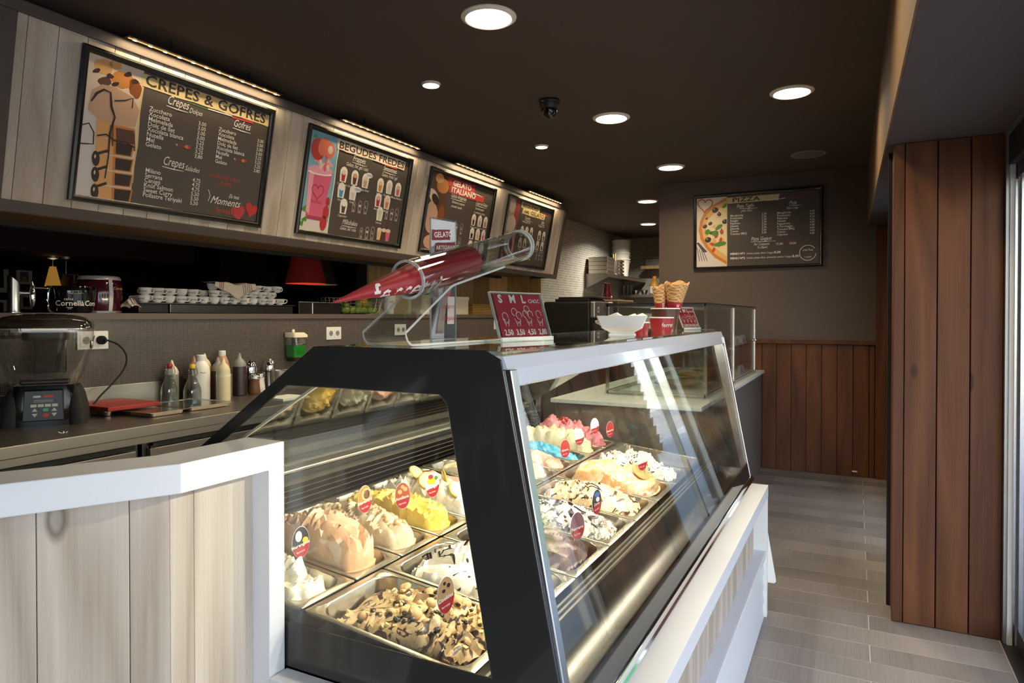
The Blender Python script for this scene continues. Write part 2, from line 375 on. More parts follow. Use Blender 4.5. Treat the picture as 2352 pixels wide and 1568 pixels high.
# ---------------------------------------------------------------- right side: cedar pillar, window behind it, glazed door beside it
wr = struct('wall_right')
box('pillar_core', 'dark_paint', .175, .72, 3.556, 3.84, 0, 2.184, wr)
for a, b in ((.153, .196), (.199, .322), (.326, .446), (.450, .566)):
    box('pillar_board', 'red_cedar', a, b, 3.533, 3.556, .002, 2.184, wr, bevel=.003)
for k in range(2): box('pillar_board', 'red_cedar', .155, .175, 3.558 + .142*k, 3.558 + .142*k + .139, .002, 2.184, wr, bevel=.003)
box('corner_strip', 'black_plastic', .139, .155, 3.72, 3.76, .002, 2.184, wr)
box('side_core', 'dark_paint', .308, .34, 3.84, 4.42, 0, 2.184, wr); box('side_core', 'dark_paint', .308, .34, 5.80, 6.6, 0, 2.184, wr)
for y0, n in ((3.84, 5), (5.80, 6)):
    for k in range(n): box('side_board', 'red_cedar', .29, .308, y0 + .117*k, y0 + .117*k + .114, .002, 2.184, wr, bevel=.003)
w1 = struct('window_1')
for y0, y1, z0, z1 in ((4.42, 4.47, 0, 2.184), (5.75, 5.80, 0, 2.184), (4.47, 5.75, 0, .08), (4.47, 5.75, 2.10, 2.184), (5.09, 5.13, .08, 2.10)):
    box('window_frame', 'alu_matt', .295, .335, y0, y1, z0, z1, w1)
box('window_pane', 'pane_clear', .313, .318, 4.47, 5.09, .08, 2.10, w1); box('window_pane', 'pane_clear', .313, .318, 5.13, 5.75, .08, 2.10, w1)
d1 = struct('door_1')
box('door_post', 'alu_matt', .567, .580, 3.50, 3.556, 0, 2.184, d1); box('door_post', 'white_soft', .580, .597, 3.49, 3.556, 0, 2.184, d1)
box('door_post', 'aluminium', .597, .606, 3.485, 3.556, 0, 2.184, d1); box('door_post', 'cream_plastic', .606, .72, 3.50, 3.556, 0, 2.184, d1)
box('door_header', 'black_plastic', .575, .72, -2.5, 3.53, 2.04, 2.184, d1); box('door_header_strip', 'alu_matt', .565, .575, -2.5, 3.53, 2.165, 2.184, d1)
box('door_header_rail', 'dark_metal', .60, .66, -2.5, 3.46, 1.98, 2.04, d1)
box('threshold', 'dark_metal', .562, .64, -2.5, 3.53, -.02, .004, d1)
box('door_rail', 'dark_metal', .612, .648, 2.3, 3.48, .006, .085, d1); box('door_pane', 'pane_clear', .626, .634, 2.34, 3.45, .085, 1.98, d1)
box('door_stile', 'aluminium', .612, .648, 2.30, 2.34, .085, 1.98, d1); box('door_stile', 'aluminium', .612, .648, 3.45, 3.485, .085, 1.98, d1)
for y in (-2.5, -.1): box('door_stile', 'aluminium', .612, .648, y, y + .05, 0, 1.98, d1)
# ---------------------------------------------------------------- left side: mosaic wall, shelf, planked wall, kitchen
tiles('mosaic', '4c4440', '332d2b', '756d68', .0088, .0078, .0010, .25, 'Y')
tiles('kitchen_tile_y', 'b9b8ae', 'a3a298', 'c9c8bd', .072, .031, .004, .18, 'Y', offset=.5)
tiles('kitchen_tile_x', 'b9b8ae', 'a3a298', 'c9c8bd', .072, .031, .004, .18, 'X', offset=.5)
wl = struct('wall_left')
box('mosaic_wall', 'mosaic', -3.40, -3.252, -2.6, 5.30, 0, 1.385, wl); box('plain_wall', 'laminate', -3.40, -3.25, 5.30, 7.15, 0, 1.385, wl)
box('bar_shelf', 'laminate', -3.905, -3.235, -2.6, 7.15, 1.385, 1.415, wl)
for k in range(26):
    y = 4.81 + .118*k
    if y < 7.5: box('wall_plank', 'pine_warm', -3.925, -3.905, y, min(y + .115, 7.54), 1.415, 2.45, wl)
box('plank_backing', 'dark_paint', -4.05, -3.925, 4.81, 7.70, 0, 2.70, wl)
box('wall_corner', 'pine_warm', -3.925, -3.452, 7.54, 7.56, .0, 2.70, wl)
wk = struct('wall_kitchen')
box('tile_wall', 'kitchen_tile_y', -3.60, -3.45, 7.56, 10.95, 0, 2.70, wk); box('tile_wall_far', 'kitchen_tile_x', -3.45, -1.6, 10.95, 11.1, 0, 2.70, wk)
# fascia that carries the menus: leans out at the top
fa = struct('wall_fascia')
A_, B_ = Vector((-2.944, 0, 2.6)), Vector((-3.08, 0, 1.876)); TS = (A_ - B_).normalized(); TN = Vector((.98281, 0, -.18462)); PL = (A_ - B_).length
def fp(y, t, h): v = B_ + TS*t + TN*h; return (v.x, y, v.z)
def fbox(mb, y0, y1, t0, t1, h0, h1):
    V = [fp(y0,t0,h0), fp(y1,t0,h0), fp(y1,t1,h0), fp(y0,t1,h0), fp(y0,t0,h1), fp(y1,t0,h1), fp(y1,t1,h1), fp(y0,t1,h1)]
    return mb.add(V, [(0,3,2,1),(4,5,6,7),(0,1,5,4),(1,2,6,5),(2,3,7,6),(3,0,4,7)])
y = 1.525
edges = [1.482] + [1.525 + .1178*k for k in range(48) if 1.525 + .1178*k < 7.05] + [7.07]
for a, b in zip(edges[:-1], edges[1:]):
    fbox(MB(), a + .0012, b - .0012, 0, PL, -.016, 0).build('fascia_plank', 'white_pine', fa, bevel=.0015)
for args in ((1.39, 7.15, PL, PL + .048, -.03, .014), (1.39, 7.15, -.048, 0, -.03, .014), (1.39, 1.482, 0, PL, -.03, .014), (7.07, 7.15, 0, PL, -.03, .014)):
    fbox(MB(), *args).build('fascia_frame', 'frame_paint', fa, bevel=.003)
MB().prism([(-3.13, 1.832), (-3.42, 1.832), (-3.42, 1.86), (-3.12, 1.86)], 'Y', 1.39, 6.6).build('fascia_underside', 'ply', fa)
MB().prism([(-3.42, 1.81), (-3.47, 1.81), (-3.47, 2.70), (-3.42, 2.70)], 'Y', 1.39, 6.45).build('fascia_back', 'dark_paint', fa)
MB().prism([(-3.13, 1.84), (-3.42, 1.84), (-3.42, 2.69), (-2.99, 2.62)], 'Y', 1.385, 1.392).build('fascia_end', 'frame_paint', fa)
MB().prism([(-3.13, 1.84), (-3.42, 1.84), (-3.42, 2.69), (-2.99, 2.62)], 'Y', 7.148, 7.155).build('fascia_end', 'frame_paint', fa)
# dim dining room behind the bar
dr = struct('wall_dining')
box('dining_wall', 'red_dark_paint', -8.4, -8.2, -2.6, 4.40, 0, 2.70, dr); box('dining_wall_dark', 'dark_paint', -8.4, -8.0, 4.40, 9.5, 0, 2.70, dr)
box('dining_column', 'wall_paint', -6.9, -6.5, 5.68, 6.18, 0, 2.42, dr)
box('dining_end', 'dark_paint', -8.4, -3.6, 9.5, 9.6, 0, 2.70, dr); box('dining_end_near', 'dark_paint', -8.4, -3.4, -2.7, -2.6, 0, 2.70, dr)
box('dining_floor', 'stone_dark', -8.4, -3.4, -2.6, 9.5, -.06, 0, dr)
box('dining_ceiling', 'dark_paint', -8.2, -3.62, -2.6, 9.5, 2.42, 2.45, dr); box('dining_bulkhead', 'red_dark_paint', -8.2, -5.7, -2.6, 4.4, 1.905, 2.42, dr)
# ---------------------------------------------------------------- the street outside
plain('pavement', 'c4c1bc', .8, noise=.12, nscale=2); plain('asphalt', '9a9892', .85, noise=.15, nscale=1.5)
plain('render_wall', 'd0cac0', .85, noise=.1, nscale=1); plain('shop_dark', '3a3634', .3); plain('green_box', '2f8f55', .4); plain('palm_bark', '8a6a4a', .9, noise=.4, nscale=14, bump=.5, bscale=20)
plain('palm_leaf', '3f6a2c', .6); plain('paver', 'a9b0b6', .8, noise=.15, nscale=6)
st = struct('ground_street')
box('shop_pavers', 'paver', .34, 3.4, -6, 14, -.08, -.02, st); box('kerb', 'pavement', 3.4, 3.6, -10, 40, -.08, -.015, st)
box('road', 'asphalt', 3.6, 9.5, -12, 46, -.12, -.06, st); box('far_pavement', 'pavement', 9.5, 13, -12, 46, -.08, -.02, st)
box('near_pavement', 'paver', -9, .64, -8, -2.6, -.08, -.02, st); box('far_ground', 'pavement', .64, 3.4, 14, 46, -.08, -.02, st)
# ---------------------------------------------------------------- gelato display case
CY0, CY1 = 1.112, 3.43
def fx(z): return -.581 + (1.32 - z) * .19
case = thing('gelato_display_case', 'long slanted glass gelato display case with black bordered end glass', 'display case', (-1.0, 2.27, .61))
outer = [(-1.054,1.335), (-.625,1.335), (-.592,1.318), (-.447,.612), (-1.60,.612), (-1.60,.96)]
inner = [(-1.135,1.245), (-.730,1.245), (-.712,1.228), (-.612,.712), (-1.52,.712), (-1.52,.982)]
MB().ringprism(outer, inner, 'Y', CY0, CY0 + .006).build('end_border', 'black_glass', case, bevel=.002)
MB().prism(inner, 'Y', CY0 + .001, CY0 + .005).build('end_pane', 'pane', case)
fi = [(-1.10,1.295), (-.66,1.295), (-.63,1.275), (-.495,.66), (-1.57,.66), (-1.57,.975)]
MB().ringprism(outer, fi, 'Y', CY1 - .006, CY1).build('far_end_frame', 'aluminium', case)
MB().prism(fi, 'Y', CY1 - .005, CY1 - .001).build('far_end_pane', 'pane', case)
MB().box(-1.062, -.590, CY0 + .002, CY1, 1.3255, 1.3335).build('top_pane', 'pane', case, bevel=.0015)
MB().prism([(-.620,1.3245), (-.590,1.3245), (-.5795,1.299), (-.572,1.268), (-.582,1.264), (-.615,1.305)], 'Y', CY0 + .008, CY1 - .006).build('canopy_profile', 'canopy_white', case, bevel=.0015)
MB().prism([(fx(1.268)-.004,1.268), (fx(1.268)+.002,1.268), (fx(.690)+.002,.690), (fx(.690)-.004,.690)], 'Y', CY0 + .03, CY1 - .02).build('front_pane', 'pane', case)
MB().prism([(fx(.690)-.004,.690), (fx(.690)+.002,.690), (fx(.625)+.002,.625), (fx(.625)-.004,.625)], 'Y', CY0 + .008, CY1 - .008).build('front_border', 'black_glass', case)
MB().prism([(fx(.63)-.012,.630), (fx(.63)+.007,.630), (-.438,.618), (-.432,.611), (-.470,.611)], 'Y', CY0, CY1).build('base_profile', 'chrome', case, bevel=.002)
for a, b in ((CY0 + .006, CY0 + .032), (CY1 - .034, CY1 - .006)):
    MB().prism([(fx(1.30)-.020,1.30), (fx(1.30)+.004,1.30), (fx(.63)+.004,.63), (fx(.63)-.020,.63)], 'Y', a, b).build('corner_profile', 'aluminium', case, bevel=.002)
MB().prism([(-.985,1.290), (-.982,1.295), (-1.655,.902), (-1.658,.897)], 'Y', CY0 + .02, CY1 - .02).build('rear_pane', 'pane', case)
MB().prism([(-.984,1.288), (-.980,1.297), (-1.655,.904), (-1.659,.895)], 'Y', CY0 + .014, CY0 + .020).build('rear_pane_edge', 'cream_plastic', case)
# inside: tub, deck rails, air grilles, trough
MB().prism([(-1.75,.498), (-.470,.498), (-.470,.508), (-1.73,.508)], 'Y', CY0 + .006, CY1 - .006).build('tub_floor', 'steel_dark', case)
MB().prism([(-1.75,.508), (-1.73,.508), (-1.73,.885), (-1.75,.885)], 'Y', CY0 + .006, CY1 - .006).build('tub_back', 'steel', case)
MB().box(-1.80, -1.640, CY0 + .006, CY1 - .006, .885, .897).build('rear_ledge', 'steel', case, bevel=.003)
for k in range(6):
    z = .775 + .018*k
    MB().prism([(-1.630,z), (-1.600,z-.004), (-1.600,z), (-1.630,z+.004)], 'Y', CY0 + .008, CY1 - .008).build('grille_slat', 'steel_dark', case)
MB().prism([(-1.64,.76), (-1.636,.76), (-1.636,.885), (-1.64,.885)], 'Y', CY0 + .008, CY1 - .008).build('grille_back', 'black_plastic', case)
for x0, x1, z in ((-.655,-.648,.683), (-.640,-.633,.682), (-.625,-.618,.681)):
    MB().box(x0, x1, CY0 + .008, CY1 - .008, z - .008, z).build('grille_slat', 'steel', case)
MB().box(-.660, -.612, CY0 + .008, CY1 - .008, .655, .672).build('grille_back', 'black_plastic', case)
plain('trough_steel', '565350', .3, 1., noise=.08, nscale=60, stretch=(1, .03, 1))
MB().prism([(-.612,.686), (-.606,.688), (-.585,.655), (-.545,.632), (-.505,.634), (-.482,.660), (-.478,.656), (-.503,.626), (-.547,.624), (-.59,.65)], 'Y', CY0 + .008, CY1 - .008).build('front_trough', 'trough_steel', case, smooth=True)
emitter('led_warm', 'ffdca0', 9.)
emitter('led_case', 'ffe9c4', 22.); emitter('led_strip', 'ffc878', .9)
for k in range(7):
    y = CY0 + .17 + .33*k
    box('case_lamp', 'led_case', -.620, -.600, y, y + .045, 1.297, 1.3035, case)
for k in range(7):
    ld = bpy.data.lights.new('case_light', 'AREA'); ld.shape = 'RECTANGLE'; ld.size = .02; ld.size_y = .05; ld.energy = 7.; ld.color = (1, .87, .68)
    lo = bpy.data.objects.new('case_light', ld); COL.objects.link(lo); lo.parent = case; lo.location = Vector((-.612, CY0 + .1925 + .33*k, 1.295)) - Vector(case.location); lo.rotation_euler = (0, .5, 0)
# ---------------------------------------------------------------- white plinth under the case
pl = thing('white_plinth', 'white wooden plinth with pale pine boards under the gelato case', 'plinth', (-1.0, 2.2, 0))
MB().prism([(-.462,.555), (-.36,.555), (-.36,.610), (-.462,.610)], 'Y', 1.060, 3.345).build('sill', 'white_lacquer', pl, bevel=.002)
MB().box(-1.136, -.462, 1.060, 1.111, 0, .610).build('near_panel', 'white_lacquer', pl, bevel=.002); MB().box(-1.76, -.462, 1.112, 3.345, 0, .495).build('carcass', 'white_soft', pl)
for k in range(18):
    y = 1.115 + .118*k
    if y < 3.3: MB().box(-.461, -.411, y, min(y + .1155, 3.309), .31, .555).build('pine_board', 'white_pine', pl, bevel=.0015)
MB().box(-.46, -.363, 1.060, 3.31, .285, .310).build('ledge', 'white_lacquer', pl, bevel=.002)
for z0, z1 in ((.205, .282), (.138, .200), (.072, .133), (.0, .066)):
    MB().prism([(-.46,z0), (-.372,z0), (-.380,z1), (-.46,z1)], 'Y', 1.06, 3.31).build('slat', 'white_lacquer', pl, bevel=.002)
MB().box(-.45, -.361, 3.31, 3.346, 0, .609).build('end_post', 'white_soft', pl, bevel=.002)
MB().prism([(-.365,.385), (-.362,.385), (-.327,.175), (-.325,.16), (-.332,.151), (-.365,.151)], 'Y', 3.347, 3.359).build('folding_flap', 'white_soft', pl, bevel=.002)
# ---------------------------------------------------------------- white barrier with pale planks
ba = thing('counter_barrier', 'white framed barrier of pale knotty boards joining the end of the case', 'counter', (-1.2, .7, 0))
P0, P1 = Vector((-1.139, 1.108)), Vector((-1.139, .848)); dv = Vector((-.47344, -.88082)); nv = Vector((.88082, -.47344)); E1 = P1 + dv * 1.5
Q0, Q1 = Vector((-1.245, 1.108)), Vector((-1.262, .872)); QE = E1 - nv * .115
def off(d): # inset of the front line by depth d
    c = P1.x - d; # seg 2 line x=c ; seg1 line through P1-nv*d
    b0 = P1 - nv * d; s = (c - b0.x) / dv.x; return Vector((c, 1.108)), b0 + dv * s, E1 - nv * d
def strip(mb, d0, d1, z0, z1, y_end=None):
    a, b, c = off(d0); a2, b2, c2 = off(d1)
    if y_end: a = Vector((a.x, y_end)); a2 = Vector((a2.x, y_end))
    V = [(p.x, p.y, z) for z in (z0, z1) for p in (a, b, c, c2, b2, a2)]
    return mb.add(V, [(0,1,4,5), (1,2,3,4), (6,11,10,7), (7,10,9,8), (0,6,7,1), (1,7,8,2), (2,8,9,3), (3,9,10,4), (4,10,11,5), (5,11,6,0)])
strip(MB(), 0, .115, 1.063, 1.120).build('top_rail', 'white_lacquer', ba, bevel=.002)
MB().box(-1.254, -1.139, 1.063, 1.108, 0, 1.063).build('end_stile', 'white_lacquer', ba, bevel=.002)
strip(MB(), 0, .06, 0, .06, 1.063).build('bottom_rail', 'white_lacquer', ba)
strip(MB(), .07, .115, .06, 1.063, 1.063).build('rear_panel', 'white_soft', ba)
a, b, c = off(.05); a2, b2, c2 = off(.07)
def plank(p, q, p2, q2): MB().prism([tuple(p), tuple(q), tuple(q2), tuple(p2)], 'Z', .06, 1.0629).build('pale_board', 'white_pine', ba, bevel=.0015)
for y0, y1 in ((b.y + .001, .9145), (.9155, 1.0628)): plank(Vector((a.x, y0)), Vector((a.x, y1)), Vector((a2.x, y0)), Vector((a2.x, y1)))
for s0, s1 in ((.013, .0805), (.0815, .2245), (.2255, .369), (.370, .515), (.516, .66), (.661, .80), (.801, .95), (.951, 1.1), (1.101, 1.25), (1.251, 1.46)):
    o5, o7 = P1 - nv*.05, P1 - nv*.07; plank(o5 + dv*s0, o5 + dv*s1, o7 + dv*s0, o7 + dv*s1)
# ---------------------------------------------------------------- steel worktop along the mosaic wall
wt = thing('steel_worktop', 'long brushed steel worktop with upstand along the mosaic wall', 'worktop', (-2.9, 2.4, .88))
MB().box(-3.25, -2.60, -1.5, 5.3, .905, .950).build('top', 'steel_counter', wt, bevel=.003)
MB().box(-2.62, -2.60, -1.5, 5.3, .878, .905).build('front_lip', 'steel_counter', wt)
MB().box(-3.25, -3.236, -1.5, 5.3, .950, 1.062).build('upstand', 'steel', wt, bevel=.002)
def fridge(y0, y1, lab):
    f = thing('undercounter_fridge', lab, 'fridge', (-2.9, (y0+y1)/2, 0), group='undercounter fridges')
    MB().box(-3.22, -2.66, y0, y1, .05, .875).build('body', 'steel_dark', f)
    n = 2; w = (y1 - y0 - .06) / n
    for k in range(n):
        d = MB().box(-2.66, -2.635, y0 + .02 + k*(w + .02), y0 + .02 + k*(w + .02) + w, .12, .845).build('door', 'steel_counter', f, bevel=.004)
        MB().box(-2.637, -2.628, y0 + .03 + k*(w + .02), y0 + .01 + k*(w + .02) + w, .852, .868).build('handle', 'black_plastic', f)
        for z in (.846,): MB().box(-2.66, -2.625, y0 + .015 + k*(w + .02), y0 + .05 + k*(w + .02), z, z + .01).build('hinge', 'chrome', f)
    for yy in (y0 + .05, y1 - .09):
        MB().box(-2.75, -2.71, yy, yy + .04, 0, .05).build('foot', 'black_plastic', f)
fridge(.40, 1.78, 'steel undercounter fridge below the blender end of the worktop'); fridge(1.80, 3.2, 'steel undercounter fridge below the syrup bottles'); fridge(3.22, 4.6, 'steel undercounter fridge below the far part of the worktop')
# ---------------------------------------------------------------- recessed ceiling lamps
emitter('lamp_disc', 'fff3dc', 14.)
def downlight(x, y, r, lab, grp, power):
    t = thing('ceiling_downlight', lab, 'ceiling light', (x, y, 2.70), group=grp)
    MB().lathe([(r*.82, .0), (r*.82, -.012), (r*.86, -.014), (r, -.004), (r, 0)], 40, (x, y, 2.70), False, False).build('rim', 'cream_plastic', t, smooth=True)
    MB().lathe([(r*.82, 0), (r*.82, -.004)], 40, (x, y, 2.699)).build('diffuser', 'lamp_disc', t)
    l = bpy.data.lights.new('downlight', 'AREA'); l.shape = 'DISK'; l.size = r*1.5; l.energy = power; l.color = (1, .80, .52) if y < 8 else (1, .92, .78); l.spread = math.radians(150)
    o = bpy.data.objects.new('downlight', l); COL.objects.link(o); o.parent = t; o.location = (0, 0, -.016)
for i, (x, y) in enumerate(((-1.425, 2.568), (-1.43, 4.229), (-1.44, 5.856), (-2.095, 7.458), (-.335, 4.219), (-.335, 2.55))):
    lab = ['large round downlight over the near end of the gelato case', 'large round downlight beyond the dome camera', 'large round downlight nearest the pizza menu wall', 'large round downlight at the kitchen entrance',
           'large round downlight above the customer aisle near the speaker', 'large round downlight above the customer aisle by the door', 'large round downlight above the barrier', 'large round downlight above the doorway'][i]
    downlight(x, y, .121, lab, 'large downlights', 9.)
downlight(-2.6, 9.3, .121, 'round downlight added to brighten the kitchen shelves', 'large downlights', 40.)  # extra lamp added to brighten the dark kitchen
downlight(-2.121, 3.157, .054, 'small round spotlight in front of the second menu board', 'small spotlights', 8.)
downlight(-2.142, 4.691, .053, 'small round spotlight in front of the third menu board', 'small spotlights', 8.)
# ---------------------------------------------------------------- menu boards
for n, h in dict(poster_brown='4e453f', photo_cream='e3cdb4', waffle='c9803c', waffle_light='e0a666', waffle_dark='8a4a1f', choc='2b1712', choc_soft='5a372a', icecream='c8a083', sky_print='7fb4c4', straw='b8322f', straw_light='e0705a',
                 shake='d8607f', shake_light='e9a0b4', shake_dark='a83f5f', leaf_print='4f8a35', wood_print='d9cfc8', olive='2c2a2c', dough='e8b06a', dough_dark='cc8238', cheese='f0d8a4', tomato='c24a33', fork_print='4a4444',
                 bottle_blue='4f9ac4', mint_print='cfd8a8', orange_print='d98a3a', maroon_print='7a2030').items(): plain(n, h, .5)
def board_frame(root, pr, w, h, fw=.030, dep=.022):
    O, ex, ey, n = pr.O, pr.ex, pr.ey, pr.n
    prof = [(0, 0), (0, dep*.7), (fw*.3, dep), (fw*.7, dep*.8), (fw, dep*.35), (fw, 0)]
    V = []; cs = [(0, 0, 1, 1), (w, 0, -1, 1), (w, h, -1, -1), (0, h, 1, -1)]
    for x, y, sx, sy in cs: V += [pr.P(x + sx*a, y + sy*a, b) for a, b in prof]
    m = len(prof); F = [(k*m + i, ((k+1) % 4)*m + i, ((k+1) % 4)*m + (i+1) % m, k*m + (i+1) % m) for k in range(4) for i in range(m)]
    MB().add(V, F).build('frame', 'black_frame', root, smooth=True)
def heart(pr, mat, x, y, s, h, rot=0.):
    P = []
    for i in range(24):
        t = 2*PI*i/24; a = .062*16*math.sin(t)**3; b = .062*(13*math.cos(t) - 5*math.cos(2*t) - 2*math.cos(3*t) - math.cos(4*t))
        P.append((x + s*(a*math.cos(rot) - b*math.sin(rot)), y + s*(a*math.sin(rot) + b*math.cos(rot))))
    return P
def script(pr, mat, s, x, y, size, align='LEFT', under=None, h=.0016, fit=0.):
    pr.text(mat, s, x, y, size, align, h, shear=.32, sx=.72, fit=fit)
    if under: pr.line(mat, [(x + under[0], y - .010), (x + (under[0] + under[1])*.5, y - .013), (x + under[1], y - .012)], [.003, .005, .002], h)
def menu_list(pr, items, prices, x, xp, y0, y1, size):
    n = len(items)
    for i, (a, b) in enumerate(zip(items, prices)):
        y = y0 + (y1 - y0)*i/(n - 1); pr.text('print_white', a, x, y, size, h=.0016, bold=.006); pr.text('print_white', b, xp, y, size*.92, h=.0016, bold=.004)
def drop(pr, x, y, s, mat, top='photo_cream'):
    """small round picture of a drink: pale arch with the cup in it"""
    pr.poly('print_white', [(x - .030*s, y - .052*s)] + [(x + .036*s*math.cos(PI - PI*i/10), y + .010*s + .040*s*math.sin(PI*i/10)) for i in range(11)] + [(x + .030*s, y - .052*s)], .0012)
    pr.poly(mat, [(x - .014*s, y - .046*s), (x + .014*s, y - .046*s), (x + .020*s, y + .006*s), (x - .020*s, y + .006*s)], .0018)
    pr.disc(top, x, y + .012*s, .021*s, .0021, 12, .016*s)
def cups_sml(pr, x, y, step):
    for i, (l, s) in enumerate((('S', .8), ('M', 1.), ('L', 1.15))):
        cx = x + step*i
        pr.line('print_white', [(cx - .017*s, y + .045*s), (cx - .012*s, y - .005), (cx + .012*s, y - .005), (cx + .017*s, y + .045*s)], .0022, .0016)
        pr.ring('print_white', cx, y + .045*s, .015*s, .002, .0016, 8, 0, PI); pr.text('print_white', l, cx, y + .018, .026*s, 'CENTER', .0018, bold=.02)
        pr.text('print_white', ('2,50', '3,50', '4,50')[i], cx, y - .022, .018, 'CENTER', .0018, bold=.01)
def make_board(y0, label, w=1.065, h=.67):
    root = thing('menu_board', label, 'menu board', fp(y0 + w/2, .035, .003), group='menu boards on the pale fascia')
    pr = Print(fp(y0, .035, .004), (0, 1, 0), TS); board_frame(root, pr, w, h)
    m = MB().add([pr.P(.028, .02, -.003), pr.P(w-.028, .02, -.003), pr.P(w-.028, h-.02, -.003), pr.P(.028, h-.02, -.003), pr.P(.028, .02, .0), pr.P(w-.028, .02, .0), pr.P(w-.028, h-.02, .0), pr.P(.028, h-.02, .0)],
                 [(0,3,2,1),(4,5,6,7),(0,1,5,4),(1,2,6,5),(2,3,7,6),(3,0,4,7)])
    m.build('poster', 'poster_brown', root)
    return root, pr
NM = {'print_white': 'lettering', 'print_cream': 'title_stroke', 'print_dark': 'title_lettering', 'print_red': 'red_lettering'}
random.seed(21)
# 1 crepes and waffles
r, p = make_board(1.735, 'menu board headed CREPES & GOFRES with a chocolate waffle picture')
p.rect('photo_cream', .030, .284, .020, .650, .0006)
p.poly('wood_print', [(.03,.02),(.12,.02),(.10,.20),(.11,.36),(.03,.42)], .0008)
for x, y, a, b, m in ((.10,.60,.07,.05,'waffle_light'),(.19,.57,.09,.055,'waffle'),(.15,.625,.05,.03,'waffle_light'),(.25,.55,.05,.06,'waffle_dark'),(.11,.54,.05,.03,'choc_soft')): p.disc(m, x, y, a*.6, .0010, 14, b*.7, .3, .12)
for x, y in ((.07,.575),(.13,.57),(.21,.60),(.25,.58),(.16,.545)): p.disc('choc', x, y, .018, .0013, 9, .010, .5, .3)
p.poly('icecream', [(.05,.40),(.06,.49),(.10,.525),(.16,.53),(.24,.51),(.282,.46),(.27,.38),(.20,.36),(.10,.37)], .0012)
p.poly('waffle_dark', [(.15,.36),(.27,.37),(.283,.27),(.17,.27)], .0014); p.poly('choc_soft', [(.18,.355),(.265,.36),(.275,.30),(.19,.29)], .0016)
for k, (x, y) in enumerate(((.125,.335),(.13,.265),(.135,.195),(.14,.125),(.145,.055))):
    p.poly('waffle_light', [(x-.035,y+.035),(x+.045,y+.03),(x+.05,y-.032),(x-.03,y-.036)], .0014); p.poly('waffle', [(x+.045,y+.03),(x+.145,y+.036),(x+.14,y-.026),(x+.05,y-.032)], .0015)
    if k: p.poly('choc', [(x+.058,y+.026),(x+.138,y+.03),(x+.132,y-.022),(x+.062,y-.026)], .0018)
p.line('choc', [(.06,.44),(.08,.48),(.11,.505),(.14,.50),(.15,.44),(.17,.40),(.155,.32),(.16,.22),(.155,.12)], [.006,.012,.009,.008,.012,.009,.010,.007,.006], .0022)
p.line('choc', [(.16,.47),(.21,.485),(.245,.505),(.245,.46)], .006, .0022); p.line('choc', [(.10,.30),(.14,.315),(.18,.295),(.23,.30),(.278,.285)], .007, .0022)
p.line('choc', [(.03,.33),(.06,.345),(.085,.31),(.088,.26),(.06,.255),(.03,.25)], .006, .0022)
for x, y in ((.105,.20),(.11,.13),(.115,.055)): p.disc('choc', x, y, .018, .0022, 12, .034, .1); p.line('choc', [(x, y+.02), (x+.05, y+.045)], .012, .0023); p.disc('photo_cream', x-.004, y+.008, .004, .0026, 6, .010)
p.brush('print_cream', .270, 1.035, .572, .632, .0012, 16, .009)
p.line('print_cream', [(.286,.57),(.283,.45),(.288,.3),(.284,.2),(.288,.12)], [.010,.007,.010,.006,.003], .0009)
p.text('print_dark', 'CREPES & GOFRES', .293, .582, .070, h=.0016, bold=.022, space=1.06, fit=.715)
p.line('leaf_print', [(.52,.566),(.64,.562)], .003, .0014); p.line('print_white', [(.64,.564),(.79,.566)], .005, .0015); p.line('print_red', [(.79,.562),(.93,.566)], .010, .0015)
script(p, 'print_white', 'Crepes', .412, .528, .062, under=(.0, .12), fit=.115); script(p, 'print_white', 'Dolçes', .535, .518, .036, fit=.075); script(p, 'print_white', 'Gofres', .802, .518, .056, under=(.0, .12), fit=.11)
lst = ['Zucchero', 'Xocolata', 'Melmelada', 'Dolç de llet', 'Xocolata blanca', 'Nutella', 'Mel', 'Gelato']; prc = ['3,00']*4 + ['3,25']*3 + ['3,80']
menu_list(p, lst, prc, .328, .594, .472, .306, .030); menu_list(p, lst, prc, .718, .973, .472, .306, .028)
for x, y in ((.485,.343), (.835,.345)): p.text('print_white', 'n', x, y, .018, h=.0016, bold=.02); p.text('print_red', 'utella', x + .012, y, .016, h=.0016); p.disc('waffle', x + .062, y + .006, .014, .0017, 10, .009); p.disc('straw', x + .075, y + .008, .010, .0018, 9, .007)
script(p, 'print_white', 'Crepes', .425, .238, .062, under=(.0, .12), fit=.115); script(p, 'print_white', 'Salades', .548, .234, .036, fit=.085)
menu_list(p, ['Milano', 'Serrana', 'Canigó', 'Knüt Salmon', 'Sweet Curry', 'Pollastre Teriyaki'], ['4,75']*3 + ['5,50']*3, .342, .600, .185, .068, .030)
script(p, 'print_red', '... i moltes més crepes', .668, .229, .034); script(p, 'print_red', 'a la carta', .748, .198, .034)
script(p, 'print_white', 'Els teus', .832, .138, .030); p.text('print_white', 'Moments', .716, .094, .056, h=.0016, shear=.5, sx=.9); p.line('print_white', [(.70,.16),(.715,.13),(.705,.10)], .003, .0016); p.text('print_red', 'ferretti', .761, .050, .040, h=.0016, bold=.01)
p.poly('print_red', heart(p, 0, .905, .066, .048, 0, .25), .0016); p.poly('straw', heart(p, 0, .992, .094, .045, 0, -.2), .0018)
p.finish(r, NM)
